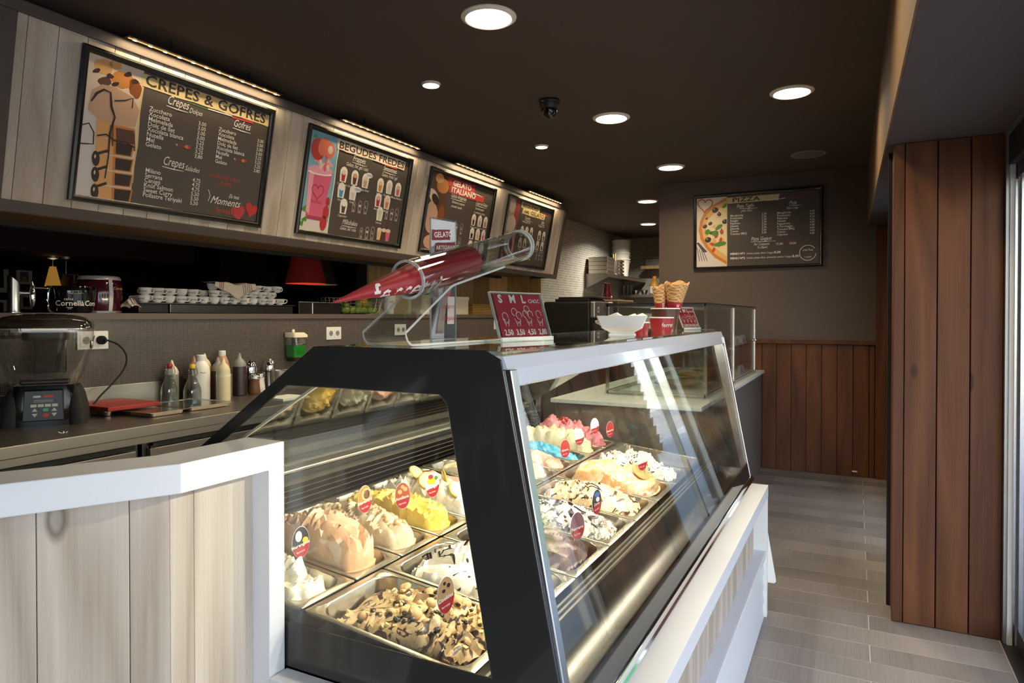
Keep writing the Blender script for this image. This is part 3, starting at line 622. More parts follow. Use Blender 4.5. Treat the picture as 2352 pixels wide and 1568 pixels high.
# 2 cold drinks
r, p = make_board(3.07, 'menu board headed BEGUDES FREDES with a pink strawberry milkshake picture')
p.rect('sky_print', .030, .280, .020, .650, .0006); p.poly('wood_print', [(.03,.02),(.28,.02),(.28,.10),(.03,.15)], .0008)
p.poly('shake', [(.075,.10),(.215,.10),(.262,.42),(.048,.40)], .0012); p.poly('shake_light', [(.072,.15),(.10,.13),(.10,.38),(.055,.38)], .0014); p.poly('shake_dark', [(.08,.10),(.21,.10),(.212,.125),(.078,.125)], .0014)
p.disc('shake_light', .152, .415, .108, .0015, 18, .026, .05); p.disc('print_white', .150, .395, .106, .0013, 18, .014, .05)
for k in range(26): p.disc(random.choice(['shake_light', 'photo_cream', 'shake']), .07 + random.random()*.17, .43 + random.random()*.075, .022, .0016 + k*1e-5, 8, .012, random.random()*3, .3)
p.disc('straw', .105, .535, .060, .0021, 16, .068, .2); p.disc('straw_light', .150, .560, .045, .0023, 14, .060, -.3); p.disc('straw_light', .205, .550, .048, .0025, 14, .050, .3); p.disc('photo_cream', .21, .552, .022, .0027, 10, .026)
p.poly('leaf_print', [(.05,.60),(.09,.595),(.07,.62)], .0028)
hp = heart(p, 0, .150, .280, .052, 0, .05); p.line('shake_dark', hp + [hp[0]], .008, .0018); p.text('shake_dark', 'ferretti', .150, .205, .034, 'CENTER', .0018, bold=.01)
for x, y, a in ((.245,.16,.045), (.235,.09,.05), (.25,.23,.03)): p.disc('straw', x, y, a*.62, .0019, 12, a)
for x, y in ((.04,.15), (.06,.09), (.035,.06)): p.poly('leaf_print', [(x-.02,y), (x+.03,y+.035), (x+.025,y-.01)], .002)
p.line('print_white', [(.284,.64),(.279,.5),(.284,.35),(.279,.2),(.281,.03)], [.010,.006,.009,.006,.008], .003)
p.brush('photo_cream', .262, .985, .570, .636, .0032, 14, .010); p.text('print_dark', 'BEGUDES FREDES', .280, .582, .064, h=.0036, bold=.022, space=1.03, fit=.692)
p.line('leaf_print', [(.45,.568),(.62,.566)], .003, .0034); p.line('print_red', [(.76,.566),(.90,.566)], .008, .0034)
script(p, 'print_white', 'Frappés', .427, .530, .056, under=(.0, .15)); script(p, 'print_white', 'Gelato, llet, gel i nata', .370, .488, .036)
script(p, 'print_white', 'Smoothies', .750, .530, .050, under=(.0, .15)); script(p, 'print_white', 'Gelato, fruita i gel', .742, .488, .034)
for x, y, m, t, c in ((.361,.427,'straw','photo_cream','Cheesecake'), (.472,.426,'choc_soft','icecream','Double Choc'), (.582,.425,'icecream','photo_cream','Chips Ahoy!'), (.360,.324,'bottle_blue','print_white','Pitufo'), (.474,.326,'wood_print','print_white','Oreo'), (.402,.225,'choc_soft','print_white','Capuccino'),
                (.745,.423,'orange_print','photo_cream','Tropical'), (.845,.427,'wood_print','photo_cream','Pinya Colada'), (.949,.426,'shake','print_cream','Platan Maduixa'), (.744,.318,'straw','shake_light','Maduixa'), (.845,.318,'orange_print','photo_cream','Mango'), (.783,.226,'mint_print','mint_print','Llimona')):
    drop(p, x, y, .98, m, t); p.text('print_white', c, x, y - .072, .020, 'CENTER', .0016, bold=.006)
for s, x, y, m in (('CHIPS', .612, .465, 'bottle_blue'), ('OREO', .515, .352, 'bottle_blue')): p.disc('print_white', x, y, .036, .0024, 14, .018); p.text(m, s, x, y - .008, .022, 'CENTER', .0028, bold=.03)
cups_sml(p, .499, .222, .062); cups_sml(p, .858, .218, .058); cups_sml(p, .612, .056, .060)
script(p, 'print_white', 'Milkshakes', .410, .108, .048, under=(.0, .15)); script(p, 'print_white', 'Gelato, llet i nata', .394, .070, .032)
for x, m in ((.805, 'print_cream'), (.855, 'choc_soft'), (.905, 'shake')): p.poly(m, [(x-.018,.040), (x+.018,.040), (x+.026,.108), (x-.026,.108)], .0016); p.disc('photo_cream', x, .115, .027, .0018, 12, .014); p.line('straw', [(x, .125), (x - .012, .175)], .004, .0016)
p.finish(r, NM)
# 3 gelato
r, p = make_board(4.38, 'menu board headed GELATO ITALIANO partly behind the acrylic cone stand')
p.rect('choc_soft', .030, .290, .020, .650, .0006); p.disc('icecream', .11, .28, .09, .001, 18, .13, .2, .05); p.disc('waffle', .21, .55, .09, .001, 14, .06); p.disc('waffle_light', .15, .60, .06, .0012, 14, .04); p.disc('photo_cream', .10, .45, .085, .0014, 18, .045, -.5); p.disc('choc', .13, .43, .06, .0016, 16, .035, -.5); p.disc('icecream', .16, .09, .11, .0012, 16, .06); p.disc('waffle_dark', .24, .30, .05, .0013, 12, .1)
p.brush('print_red', .275, .700, .568, .640, .0018, 10, .008); p.brush('print_red', .300, .885, .512, .568, .0019, 12, .010)
p.text('print_white', 'GELATO', .347, .580, .062, h=.0026, bold=.022, fit=.29); p.text('print_white', 'ITALIANO', .335, .524, .062, h=.0026, bold=.022, fit=.39); p.line('print_white', [(.64,.572), (.78,.565), (.84,.56)], [.004, .006, .002], .0025)
script(p, 'print_white', 'Gelato Artigianale', .346, .484, .046, under=(.0, .24)); script(p, 'print_white', 'Diàriament preparem', .370, .440, .032); script(p, 'print_white', 'artesanal i natural', .370, .405, .032)
script(p, 'print_white', 'Copes de Gelato', .750, .485, .042, under=(.0, .2)); script(p, 'print_white', 'La nostra passió', .757, .440, .032); script(p, 'print_white', 'la combinació perfecta', .742, .405, .030)
for i, (x, y) in enumerate(((.760,.348), (.867,.350), (.970,.352), (.766,.228), (.867,.230), (.968,.231), (.766,.115), (.867,.115), (.968,.115))):
    drop(p, x, y, 1., ('choc_soft', 'icecream', 'waffle', 'choc', 'waffle_light', 'shake', 'choc_soft', 'straw', 'icecream')[i], 'photo_cream'); p.text('print_white', ('Gelat Passió', 'Dolça Temptació', 'Chocolata', 'Chocolat', 'Avellana', 'Maduixa', 'Cafè', 'Fruita', 'Nata')[i], x, y - .072, .018, 'CENTER', .0016)
cups_sml(p, .42, .22, .08); cups_sml(p, .42, .10, .08)
p.finish(r, NM)
# 4 drinks with gelato
r, p = make_board(5.70, 'menu board headed BEGUDES AMB GELATO at the far end of the fascia')
p.rect('icecream', .030, .275, .020, .650, .0006); p.rect('print_red', .18, .275, .36, .650, .0008); p.disc('photo_cream', .12, .57, .06, .001, 16, .07); p.disc('wood_print', .14, .40, .10, .0012, 20, .085); p.disc('photo_cream', .14, .42, .085, .0014, 20, .06); p.disc('choc_soft', .14, .18, .10, .0010, 18, .12)
p.brush('print_cream', .300, .730, .580, .640, .0012, 10, .009); p.brush('print_cream', .345, .885, .525, .582, .0013, 12, .010)
p.text('print_dark', 'BEGUDES', .327, .592, .056, h=.0018, bold=.018, fit=.356); p.text('print_dark', 'AMB', .375, .538, .042, h=.0018, bold=.018, fit=.12); p.text('print_dark', 'GELATO', .530, .536, .056, h=.0018, bold=.018, fit=.32); p.line('print_red', [(.78,.585),(.95,.575)], .012, .0012)
script(p, 'print_white', 'Ciocolata', .417, .482, .044, under=(.0, .18)); script(p, 'print_white', 'Xocolata, gelat i nata', .365, .445, .030); script(p, 'print_white', 'Cafès', .815, .485, .042, under=(.0, .1)); script(p, 'print_white', 'Cafè, gelat i nata', .760, .445, .030)
for x, y in ((.401,.359), (.506,.362), (.616,.368), (.401,.24), (.506,.245), (.818,.358), (.932,.360), (.814,.249), (.929,.250)):
    drop(p, x, y, 1., 'choc_soft', 'photo_cream'); p.text('print_white', 'Capuccino' if x > .7 else 'Clàssica', x, y - .072, .018, 'CENTER', .0016)
cups_sml(p, .83, .12, .07); script(p, 'print_white', 'Gelat, llet i nata', .55, .08, .032)
p.finish(r, NM)
# pizza board on the back wall
r = thing('pizza_menu_board', 'menu board headed PIZZA hanging on the brown back wall', 'menu board', (-.83, 6.6, 1.845))
p = Print((-1.395, 6.596, 1.845), (1, 0, 0), (0, 0, 1)); board_frame(r, p, 1.135, .712, .027, .026)
box('poster', 'poster_brown', -1.37, -.285, 6.596, 6.599, 1.868, 2.535, r)
p.rect('photo_cream', .026, .308, .026, .690, .0006); p.poly('wood_print', [(.026,.026),(.26,.026),(.10,.22),(.026,.30)], .0008)
p.poly('dough_dark', [(.308,.045),(.20,.11),(.12,.20),(.065,.29),(.045,.38),(.06,.47),(.10,.55),(.17,.61),(.308,.68)], .0010); p.poly('dough', [(.308,.075),(.21,.14),(.14,.22),(.09,.31),(.075,.39),(.09,.47),(.13,.54),(.20,.60),(.308,.65)], .0012); p.poly('cheese', [(.308,.12),(.22,.19),(.16,.27),(.12,.35),(.115,.41),(.13,.47),(.17,.52),(.308,.60)], .0014)
for k in range(22):
    x = .14 + random.random()*.15; y = .16 + random.random()*.42
    if x + abs(y - .38)*.35 > .19: p.disc(random.choice(['tomato', 'cheese', 'dough', 'photo_cream', 'tomato']), x, y, .026, .0016 + k*2e-5, 9, .016, random.random()*3, .3)
for x, y, a in ((.105,.415,.022), (.155,.44,.020), (.135,.285,.030), (.20,.565,.030), (.29,.45,.026), (.165,.35,.018), (.24,.52,.018), (.12,.49,.012)): p.disc('olive', x, y, a, .0024, 14, a*.85, .4); p.disc('wood_print', x - a*.3, y + a*.3, a*.2, .0026, 6)
for x, y, a, b, ro in ((.235,.40,.04,.018,.6), (.20,.345,.033,.026,.3), (.13,.36,.028,.024,.9), (.245,.24,.06,.022,.15), (.29,.60,.03,.015,.8)): p.disc('leaf_print', x, y, a, .0028, 12, b, ro)
hp = heart(p, 0, .105, .62, .070, 0, -.1); p.line('tomato', hp + [hp[0]], .010, .0018)
for k in range(4): p.line('fork_print', [(.03 + .022*k, .22 - .018*k), (.055 + .024*k, .085)], .006, .0012)
p.poly('fork_print', [(.026,.26),(.045,.265),(.13,.17),(.09,.165)], .0013)
p.brush('print_cream', .300, .765, .617, .672, .0012, 12, .008); p.text('print_dark', 'PIZZA', .355, .628, .056, h=.0018, bold=.02, fit=.245, space=1.05); p.line('print_white', [(.66,.622),(.82,.63)], .005, .0014); p.line('print_red', [(.82,.632),(.98,.636)], .004, .0014); p.line('print_cream', [(.310,.62),(.308,.4),(.311,.2),(.309,.03)], .005, .003)
script(p, 'print_white', 'Pizza Taglio', .394, .572, .046, under=(.03, .19)); script(p, 'print_white', 'pizza Slice', .436, .532, .032); script(p, 'print_white', 'Pizza', .853, .570, .044, under=(.0, .11)); script(p, 'print_white', 'Pizza Lunga', .829, .529, .030)
menu_list(p, ['Margherita', 'Prosciutto', 'Funghi', 'Palermo', 'Hawaii', 'Diavola', 'Tonno', 'Toscana BBQ'], ['2,50']*6 + ['3,00']*2, .338, .618, .492, .320, .027)
menu_list(p, ['Margherita', 'Prosciutto', 'Palermo', 'Hawaii', 'Pepperoni', '4 Formaggio', 'Toscana BBQ', 'Tonno', 'Caprese'], ['4,50']*4 + ['4,80']*5, .751, 1.024, .490, .292, .027)
script(p, 'print_white', 'Pizza Gegant', .524, .257, .048, under=(.0, .22)); script(p, 'print_white', 'Per Compartir', .549, .212, .032); script(p, 'print_white', 'To Share!', .577, .182, .032); p.text('print_white', '15,00', .740, .208, .028, h=.0016, bold=.006); p.text('print_white', '18,00', .852, .208, .028, h=.0016, bold=.006); script(p, 'print_red', 'Premium', .836, .234, .028)
for y, a, b, x, c in ((.133, 'MENU Nº1', 'inclou pizza slice i beguda', .729, '3,50'), (.091, 'MENU Nº2', 'inclou pizza slice, amanida petita i beguda', .884, '5,50')):
    p.text('print_white', a, .339, y, .026, h=.0016, bold=.03, sx=1.1); p.text('print_white', b, .487, y, .0245, h=.0016); p.text('print_white', c, x, y, .028, h=.0016, bold=.03, sx=1.1)
p.ring('print_white', 1.010, .125, .068, .005, .0018, 24, .6, 6.2); script(p, 'print_white', 'amb Pizza', 1.010, .142, .030, 'CENTER'); script(p, 'print_red', 'Premium', 1.010, .108, .028, 'CENTER'); p.text('print_white', '+ 0,50€', 1.010, .080, .020, 'CENTER', .0016)
p.finish(r, NM)
# ---------------------------------------------------------------- LED picture lights above the boards
for i, (a, b) in enumerate(((1.892, 2.793), (3.30, 4.155), (4.66, 5.50), (6.02, 6.86))):
    t = thing('picture_light', 'slim black LED bar lamp above the %s board' % ('CREPES & GOFRES', 'BEGUDES FREDES', 'GELATO ITALIANO', 'BEGUDES AMB GELATO')[i], 'lamp', (-2.92, (a + b)/2, 2.63), group='LED bars along the fascia top')
    box('housing', 'black_plastic', -2.908, -2.868, a, b, 2.640, 2.656, t, bevel=.002)
    for y in (a + .22, b - .22): MB().tube([(-2.89, y, 2.655), (-2.89, y, 2.70)], .006, 8).build('bracket', 'black_plastic', t)
    box('light_strip', 'led_strip', -2.892, -2.884, a + .01, b - .01, 2.6375, 2.640, t) if 'led_strip' in MATS else None
    for k in range(12):
        y = a + .04 + (b - a - .08)*k/11; box('diode', 'led_warm', -2.8915, -2.8845, y - .008, y + .008, 2.6355, 2.6390, t)
    l = bpy.data.lights.new('picture_light_glow', 'AREA'); l.shape = 'RECTANGLE'; l.size = .015; l.size_y = b - a; l.energy = 3.4; l.color = (1, .78, .45)
    o = bpy.data.objects.new('picture_light_glow', l); COL.objects.link(o); o.parent = t; o.location = (.036, 0, -.0); o.rotation_euler = (0, math.radians(12), 0)
# ---------------------------------------------------------------- pans, gelato and flavour markers
from mathutils import noise as NZ
TH = math.atan(.11)
DECK = Vector((-1.11, 0, .737))
def deck(x, y, z=0.): # deck coordinates: x down the slope towards the customer, y along the case
    return Vector((DECK.x + x*math.cos(TH) + z*math.sin(TH), y, DECK.z - x*math.sin(TH) + z*math.cos(TH)))
def gel_mat(name, c1, c2, c3=None, scale=14., lo=.46, hi=.54, dist=1.5, rough=.42, thr3=.66, s3=30.):
    m, nt, b = new_mat(name); N = nt.nodes; L = nt.links
    b.inputs['Roughness'].default_value = rough; b.inputs['Subsurface Weight'].default_value = .15; b.inputs['Subsurface Radius'].default_value = (.012, .008, .006); b.inputs['Subsurface Scale'].default_value = .6
    tc = N.new('ShaderNodeTexCoord'); n = N.new('ShaderNodeTexNoise'); n.inputs['Scale'].default_value = scale; n.inputs['Detail'].default_value = 3; n.inputs['Distortion'].default_value = dist
    L.new(tc.outputs['Object'], n.inputs[0])
    cr = N.new('ShaderNodeValToRGB'); e = cr.color_ramp.elements; e[0].position = lo; e[1].position = hi; e[0].color = (*lin(c1), 1); e[1].color = (*lin(c2), 1)
    L.new(n.outputs['Fac'], cr.inputs[0]); out = cr.outputs[0]
    if c3:
        n3 = N.new('ShaderNodeTexNoise'); n3.inputs['Scale'].default_value = s3; n3.inputs['Detail'].default_value = 2; n3.inputs['Distortion'].default_value = dist
        L.new(tc.outputs['Object'], n3.inputs[0]); r3 = N.new('ShaderNodeValToRGB'); r3.color_ramp.elements[0].position = thr3; r3.color_ramp.elements[1].position = thr3 + .03; L.new(n3.outputs['Fac'], r3.inputs[0])
        mx = N.new('ShaderNodeMix'); mx.data_type = 'RGBA'; mx.inputs[7].default_value = (*lin(c3), 1); L.new(r3.outputs[0], mx.inputs[0]); L.new(out, mx.inputs[6]); out = mx.outputs[2]
    L.new(out, b.inputs['Base Color'])
    nb = N.new('ShaderNodeTexNoise'); nb.inputs['Scale'].default_value = 90; nb.inputs['Detail'].default_value = 4; L.new(tc.outputs['Object'], nb.inputs[0])
    bp = N.new('ShaderNodeBump'); bp.inputs['Strength'].default_value = .25; bp.inputs['Distance'].default_value = .006; L.new(nb.outputs['Fac'], bp.inputs['Height']); L.new(bp.outputs[0], b.inputs['Normal'])
    return m
gel_mat('g_meringue', 'efe9dc', 'd9cdb8', 'f8f5ee', 20, .4, .6)
gel_mat('g_peach', 'e8c3a0', 'dcab84', 'eed4ba', 8, .35, .65, .6, thr3=.62, s3=12)
gel_mat('g_hazel', 'd3c0a3', 'c0a988', None, 12, .4, .65)
gel_mat('g_mango', 'f0cf74', 'e8bd55', 'f6dd95', 9, .35, .65, .7)
gel_mat('g_lemon', 'f2ede0', 'e4dcc8', None, 25, .4, .6)
gel_mat('g_cream', 'efe2c2', 'e0cfa6', None, 10, .35, .65)
gel_mat('g_blue', '56b4d6', '3f9cc4', '8fd0e4', 12, .4, .6)
gel_mat('g_pink', 'e49aa4', 'd67f8c', 'b94a4a', 12, .4, .6, thr3=.63, s3=16)
gel_mat('g_cookies', 'cdb083', 'b89768', '3a2620', 13, .4, .6, 2.5, thr3=.56, s3=17)
gel_mat('g_strac', 'efe8da', 'e2d8c4', '2a1c1a', 12, .4, .6, 2.8, thr3=.645, s3=15)
gel_mat('g_choc', '4a2f26', '5d3d30', '35211b', 11, .35, .65, 1.)
gel_mat('g_oreo', 'd9d2c8', '8f8781', '241c1c', 11, .44, .56, 3., thr3=.55, s3=12)
gel_mat('g_swirl', 'e6cfaa', 'd4b48a', '3b251b', 11, .4, .6, 3., thr3=.57, s3=13)
gel_mat('g_waffle', 'e9c69c', 'd89e68', 'f3e6d4', 11, .42, .58, 2.2, thr3=.58, s3=13)
gel_mat('g_chip', 'e8e4da', 'd5cfc2', '221a18', 16, .4, .6, 2.2, thr3=.60, s3=30)
gel_mat('g_brown', '7a5238', '5c3a28', None, 14, .4, .6)
gel_mat('g_rose', 'dcae9e', 'cf9a88', 'ead9cc', 11, .4, .6)
plain('hazelnut', 'c7a878', .5, noise=.15, nscale=120); plain('cookie_bit', 'c9a271', .6, noise=.3, nscale=90); plain('biscuit', 'c79862', .65, noise=.12, nscale=140, bump=.3, bscale=400); plain('choc_bit', '2c1a15', .4)
plain('lemon_rind', 'e8b93a', .4); plain('lemon_flesh', 'f0e2a0', .35, noise=.12, nscale=160); plain('wafer', 'dcb67a', .6); plain('choc_line', '23140f', .25)
def pan_mesh(name, w, d):
    """w along y (case length), d along x; rim at z=0"""
    x0, x1, y0, y1 = -d/2, d/2, -w/2, w/2; r = min(.045, w*.23); n = 6
    ring = lambda a, b, rr, z: [(p[0], p[1], z) for p in rrect(x0 + a, x1 - a, y0 + b, y1 - b, rr, n)]
    rings = [ring(.001, .001, .008, -.007), ring(0, 0, .008, -.001), ring(.002, .002, .008, 0), ring(.020, .014, r, 0), ring(.023, .017, r, -.003), ring(.034, .026, r*.9, -.10), ring(.05, .04, r*.7, -.112)]
    V = [p for q in rings for p in q]; m = len(rings[0]); F = []
    for k in range(len(rings) - 1):
        for i in range(m): j = (i+1) % m; F.append((k*m+i, k*m+j, (k+1)*m+j, (k+1)*m+i))
    F.append(tuple(range((len(rings)-1)*m, len(rings)*m)))
    return V, F
PW, PD, RW, RD = .282, .435, .1865, .468
def place(o, xc, yc, zoff=0.):
    o.location = deck(xc, yc, zoff); o.rotation_euler = (0, TH, 0)
def pan(label, xc, yc, w, d):
    m = MB(); V, F = pan_mesh('p', w, d); m.add(V, F); o = m.build('gelato_pan', 'steel_pan', None, smooth=True)
    place(o, xc, yc, .0005); return tag(o, label, 'pan', 'steel gelato pans')
def mound(label, mat, xc, yc, w, d, amp=.05, fill=-.03, style='swirl', seed=0, freq=16., rough=.02, prof=None, cut=0., group='gelato flavours'):
    """heap of gelato: height field clipped to the pan opening with a skirt into the pan"""
    hx, hy = d/2 - .030, w/2 - .022; NXg, NYg = 46, max(22, int(46*hy/hx)); off = Vector((seed*7.3, seed*3.1, seed*1.7))
    def H(a, b):
        x, y = (a*2 - 1), (b*2 - 1); e = 1 - max(abs(x), abs(y))**4
        if prof: base = prof(a, b)
        else: base = (1 - x*x*.7)*(1 - y*y*.55)
        p = Vector((x*hx, y*hy, 0))*freq + off
        wq = Vector((NZ.noise(p*.6), NZ.noise(p*.6 + Vector((5, 1, 2))), 0))*1.1
        if style == 'swirl': t = 1 - abs(NZ.noise(p*.55 + wq)) * 2.; t = t + .35*(1 - abs(NZ.noise(p*1.3 + wq))*2)
        elif style == 'rough': t = NZ.fractal(p*1.6, .8, 2.1, 5)*1.3
        elif style == 'fold': q = NZ.noise(p*.45 + wq*.8); t = (q*6 % 1.)*1.0 - .5 + .25*NZ.noise(p*2)
        else: t = NZ.noise(p*.7)*.8
        return (fill + amp*base + rough*t)*1.0, e
    V = []; F = []
    for j in range(NYg):
        for i in range(NXg):
            a, b = i/(NXg-1), j/(NYg-1); z, e = H(a, b); x, y = (a*2-1), (b*2-1)
            # squircle so the corners stay inside the rounded pan
            k = 1 - .14*(x*x*y*y)**1.0 if True else 1
            edge = max(abs(x), abs(y)); z = z if edge < .80 else z*(1 - ((edge - .80)/.20)**2*.5) - max(0, edge - .80)*.10
            if edge > .90: z = min(z, -.012)
            if edge > .97: z = -.098
            z = max(z, -.099); s = 1 if z > -.05 else .93
            V.append((x*hx*k*s, y*hy*k*s, z))
    F = [(j*NXg+i, j*NXg+i+1, (j+1)*NXg+i+1, (j+1)*NXg+i) for j in range(NYg-1) for i in range(NXg-1)]
    root = thing('gelato', label, 'gelato', (0, 0, 0), group=group); place(root, xc, yc, .0015)
    MB().add(V, F).build('scoop', mat, root, world=False, smooth=True)
    def hz(a, b): return ((a*2-1)*hx, (b*2-1)*hy, H(a, b)[0])
    return root, hz
random.seed(5)
RX, FX_ = -.237, .222
ry = lambda k: 1.13 + .19*k + .095
fy = lambda k: 1.13 + .286*k + .143
def pk(px, py, sx, sy, base=.25): return lambda a, b: base + (1 - base)*math.exp(-((a-px)/sx)**2 - ((b-py)/sy)**2)
rear = [ # label, material, amp, fill, style, rough, prof, freq
 ('off-white rough meringue milk gelato', 'g_meringue', .075, -.035, 'rough', .030, pk(.52,.5,.40,.6), 20),
 ('tall peach passion fruit gelato in smooth folds', 'g_peach', .125, -.03, 'fold', .026, pk(.60,.5,.42,.75,.3), 13),
 ('beige gelato topped with whole hazelnuts', 'g_hazel', .090, -.03, 'fold', .018, pk(.55,.5,.45,.7,.3), 14),
 ('bright yellow mango gelato', 'g_mango', .088, -.03, 'fold', .020, pk(.60,.5,.45,.7,.3), 14),
 ('white lemon sorbet decorated with lemon slices', 'g_lemon', .085, -.03, 'rough', .026, pk(.55,.5,.45,.7,.3), 24),
 ('pale rose gelato behind the black end border', 'g_rose', .06, -.04, 'swirl', .016, pk(.55,.5,.45,.7,.3), 16),
 ('cream gelato beside the pale rose one', 'g_cream', .06, -.04, 'swirl', .016, pk(.55,.5,.45,.7,.3), 16),
 ('light brown gelato in the middle of the back row', 'g_hazel', .06, -.04, 'swirl', .016, pk(.55,.5,.45,.7,.3), 16),
 ('rosy gelato next to the blue one', 'g_rose', .06, -.04, 'swirl', .016, pk(.5,.5,.45,.7,.3), 16),
 ('sky blue gelato with darker folds', 'g_blue', .065, -.04, 'fold', .014, pk(.50,.5,.40,.7,.3), 15),
 ('creamy vanilla gelato next to the blue one', 'g_cream', .10, -.03, 'rough', .024, pk(.50,.5,.50,.7,.3), 16),
 ('strawberry pink gelato at the far end', 'g_pink', .11, -.03, 'rough', .026, pk(.42,.5,.40,.7,.3), 16)]
GEL = {}
for k, (lab, mat, amp, fill, style, rough, prof, fr) in enumerate(rear):
    pan('narrow steel pan of ' + lab.split(' gelato')[0].split(' sorbet')[0] + (' gelato' if 'gelato' in lab else ' sorbet') + ' in the back row', RX, ry(k), RW, RD)
    GEL['r%d' % k] = mound(lab, mat, RX, ry(k), RW, RD, amp, fill, style, k + 1, fr, rough, prof)
front = [
 ('coffee coloured gelato full of mini cookies and chocolate', 'g_cookies', .080, -.05, 'fold', .024, pk(.62,.5,.42,.7,.25), 14),
 ('white gelato with thick chocolate syrup lines', 'g_strac', .105, -.04, 'fold', .022, pk(.45,.55,.36,.5,.2), 12),
 ('dark chocolate gelato behind the marbled grey one', 'g_choc', .07, -.04, 'fold', .018, pk(.5,.5,.45,.7,.4), 12),
 ('grey cookie gelato in marbled waves', 'g_oreo', .075, -.045, 'fold', .018, pk(.45,.5,.42,.7,.3), 12),
 ('cream gelato marbled with dark chocolate', 'g_swirl', .085, -.045, 'fold', .020, pk(.45,.5,.45,.7,.3), 12),
 ('peach and cream gelato with a round biscuit', 'g_waffle', .09, -.04, 'swirl', .022, pk(.45,.5,.45,.7,.3), 12),
 ('white gelato speckled with chocolate chips', 'g_chip', .09, -.04, 'rough', .024, pk(.42,.5,.40,.7,.3), 20),
 ('leftover brown gelato at the bottom of its pan', 'g_brown', .030, -.085, 'rough', .015, pk(.75,.5,.22,.7,.1), 18)]
for k, (lab, mat, amp, fill, style, rough, prof, fr) in enumerate(front):
    pan('wide front row steel pan under the ' + ' '.join(lab.split()[:9]), FX_, fy(k), PW, PD)
    GEL['f%d' % k] = mound(lab, mat, FX_, fy(k), PW, PD, amp, fill, style, k + 21, fr, rough, prof)
# toppings are parts of their gelato
def bits(key, name, mat, n, r, rng=(.1,.9,.1,.9), sz=1., jit=.12, seed=1, lift=.0, box_=False):
    random.seed(seed); root, hz = GEL[key]; me = None
    for i in range(n):
        a = random.uniform(rng[0], rng[1]); b = random.uniform(rng[2], rng[3]); x, y, z = hz(a, b); rr = r*random.uniform(.8, 1.2)
        if me is None:
            m = MB(); m.box(-r, r, -r*.7, r*.7, -r*.4, r*.4) if box_ else m.sphere((0, 0, 0), r, 9, 6, sz, jit)
            o = m.build(name, mat, root, world=False, smooth=not box_); me = o.data
        else: o = bpy.data.objects.new(name, me); COL.objects.link(o); o.parent = root
        o.location = (x, y, z + rr*.45*sz + lift); s = rr/r; o.scale = (s, s, s); o.rotation_euler = (random.uniform(-.6,.6), random.uniform(-.6,.6), random.uniform(0, 6))
bits('r2', 'hazelnut', 'hazelnut', 16, .0075, (.35,.85,.15,.85), .95, .05, 3)
bits('f0', 'mini_cookie', 'cookie_bit', 22, .0145, (.2,.92,.1,.9), .7, .06, 4)
bits('f0', 'chocolate_chunk', 'choc_bit', 60, .006, (.2,.92,.1,.9), .6, .3, 6)
bits('f0', 'cookie_crumb', 'wafer', 70, .0055, (.2,.92,.1,.9), 1, 0, 8, box_=True)
bits('f6', 'chocolate_chip', 'choc_bit', 45, .0045, (.15,.8,.1,.9), .5, .3, 9)
bits('r11', 'strawberry_piece', 'straw', 9, .012, (.2,.55,.2,.8), .8, .2, 10)
bits('f3', 'cookie_piece', 'choc_bit', 8, .012, (.2,.7,.2,.8), .4, .1, 11)
root, hz = GEL['f5']; x, y, z = hz(.74, .62)
o = MB().lathe([(.0, 0), (.038, 0), (.042, .003), (.042, .006), (.038, .009), (0, .009)], 28, cap0=False, cap1=False).build('biscuit', 'biscuit', root, world=False, smooth=True); o.location = (x, y, z + .016); o.rotation_euler = (.2, .55, 0)
root, hz = GEL['r4']
for a, b, rx, ryy in ((.78,.40,.3,.9), (.60,.70,-.5,1.2), (.52,.25,.9,.7), (.35,.5,.2,.6)):
    x, y, z = hz(a, b); s = MB().lathe([(0, -.003), (.027, -.003), (.030, 0), (.027, .003), (0, .003)], 24, cap0=False, cap1=False).build('lemon_slice', 'lemon_rind', root, world=False, smooth=True)
    s.location = (x, y, z + .026); s.rotation_euler = (rx, ryy, .3)
    for sg in (1, -1): MB().lathe([(0, .0034*sg), (.0255, .0034*sg)], 24, cap0=False, cap1=False).build('lemon_flesh', 'lemon_flesh', s, world=False)
# chocolate syrup lines on the white gelato
root, hz = GEL['f1']; random.seed(12)
for k in range(9):
    a, b, d = random.uniform(.2, .8), random.uniform(.1, .9), random.uniform(0, 6.28); pts = []
    for i in range(12):
        x, y, z = hz(min(.93, max(.05, a)), min(.93, max(.07, b))); pts.append((x, y, z + .001)); a += .028*math.cos(d); b += .040*math.sin(d); d += random.uniform(-.6, .6)
    MB().tube(pts, [.0022 + .0022*random.random() for _ in pts], 6).build('syrup_line', 'choc_line', root, world=False, smooth=True)
for key, n in (('f4', 5), ('f3', 4)):
    root, hz = GEL[key]
    for k in range(n):
        a, b, d = random.uniform(.2, .8), random.uniform(.15, .85), random.uniform(0, 6.28); pts = []
        for i in range(10):
            x, y, z = hz(min(.92, max(.05, a)), min(.92, max(.07, b))); pts.append((x, y, z + .0008)); a += .03*math.cos(d); b += .035*math.sin(d); d += random.uniform(-.5, .5)
        MB().tube(pts, .0026, 6).build('syrup_line', 'choc_line', root, world=False, smooth=True)
# steel bars between the pans of the back row and the front row
for x0, x1 in ((-.0035, .0035),):
    pass
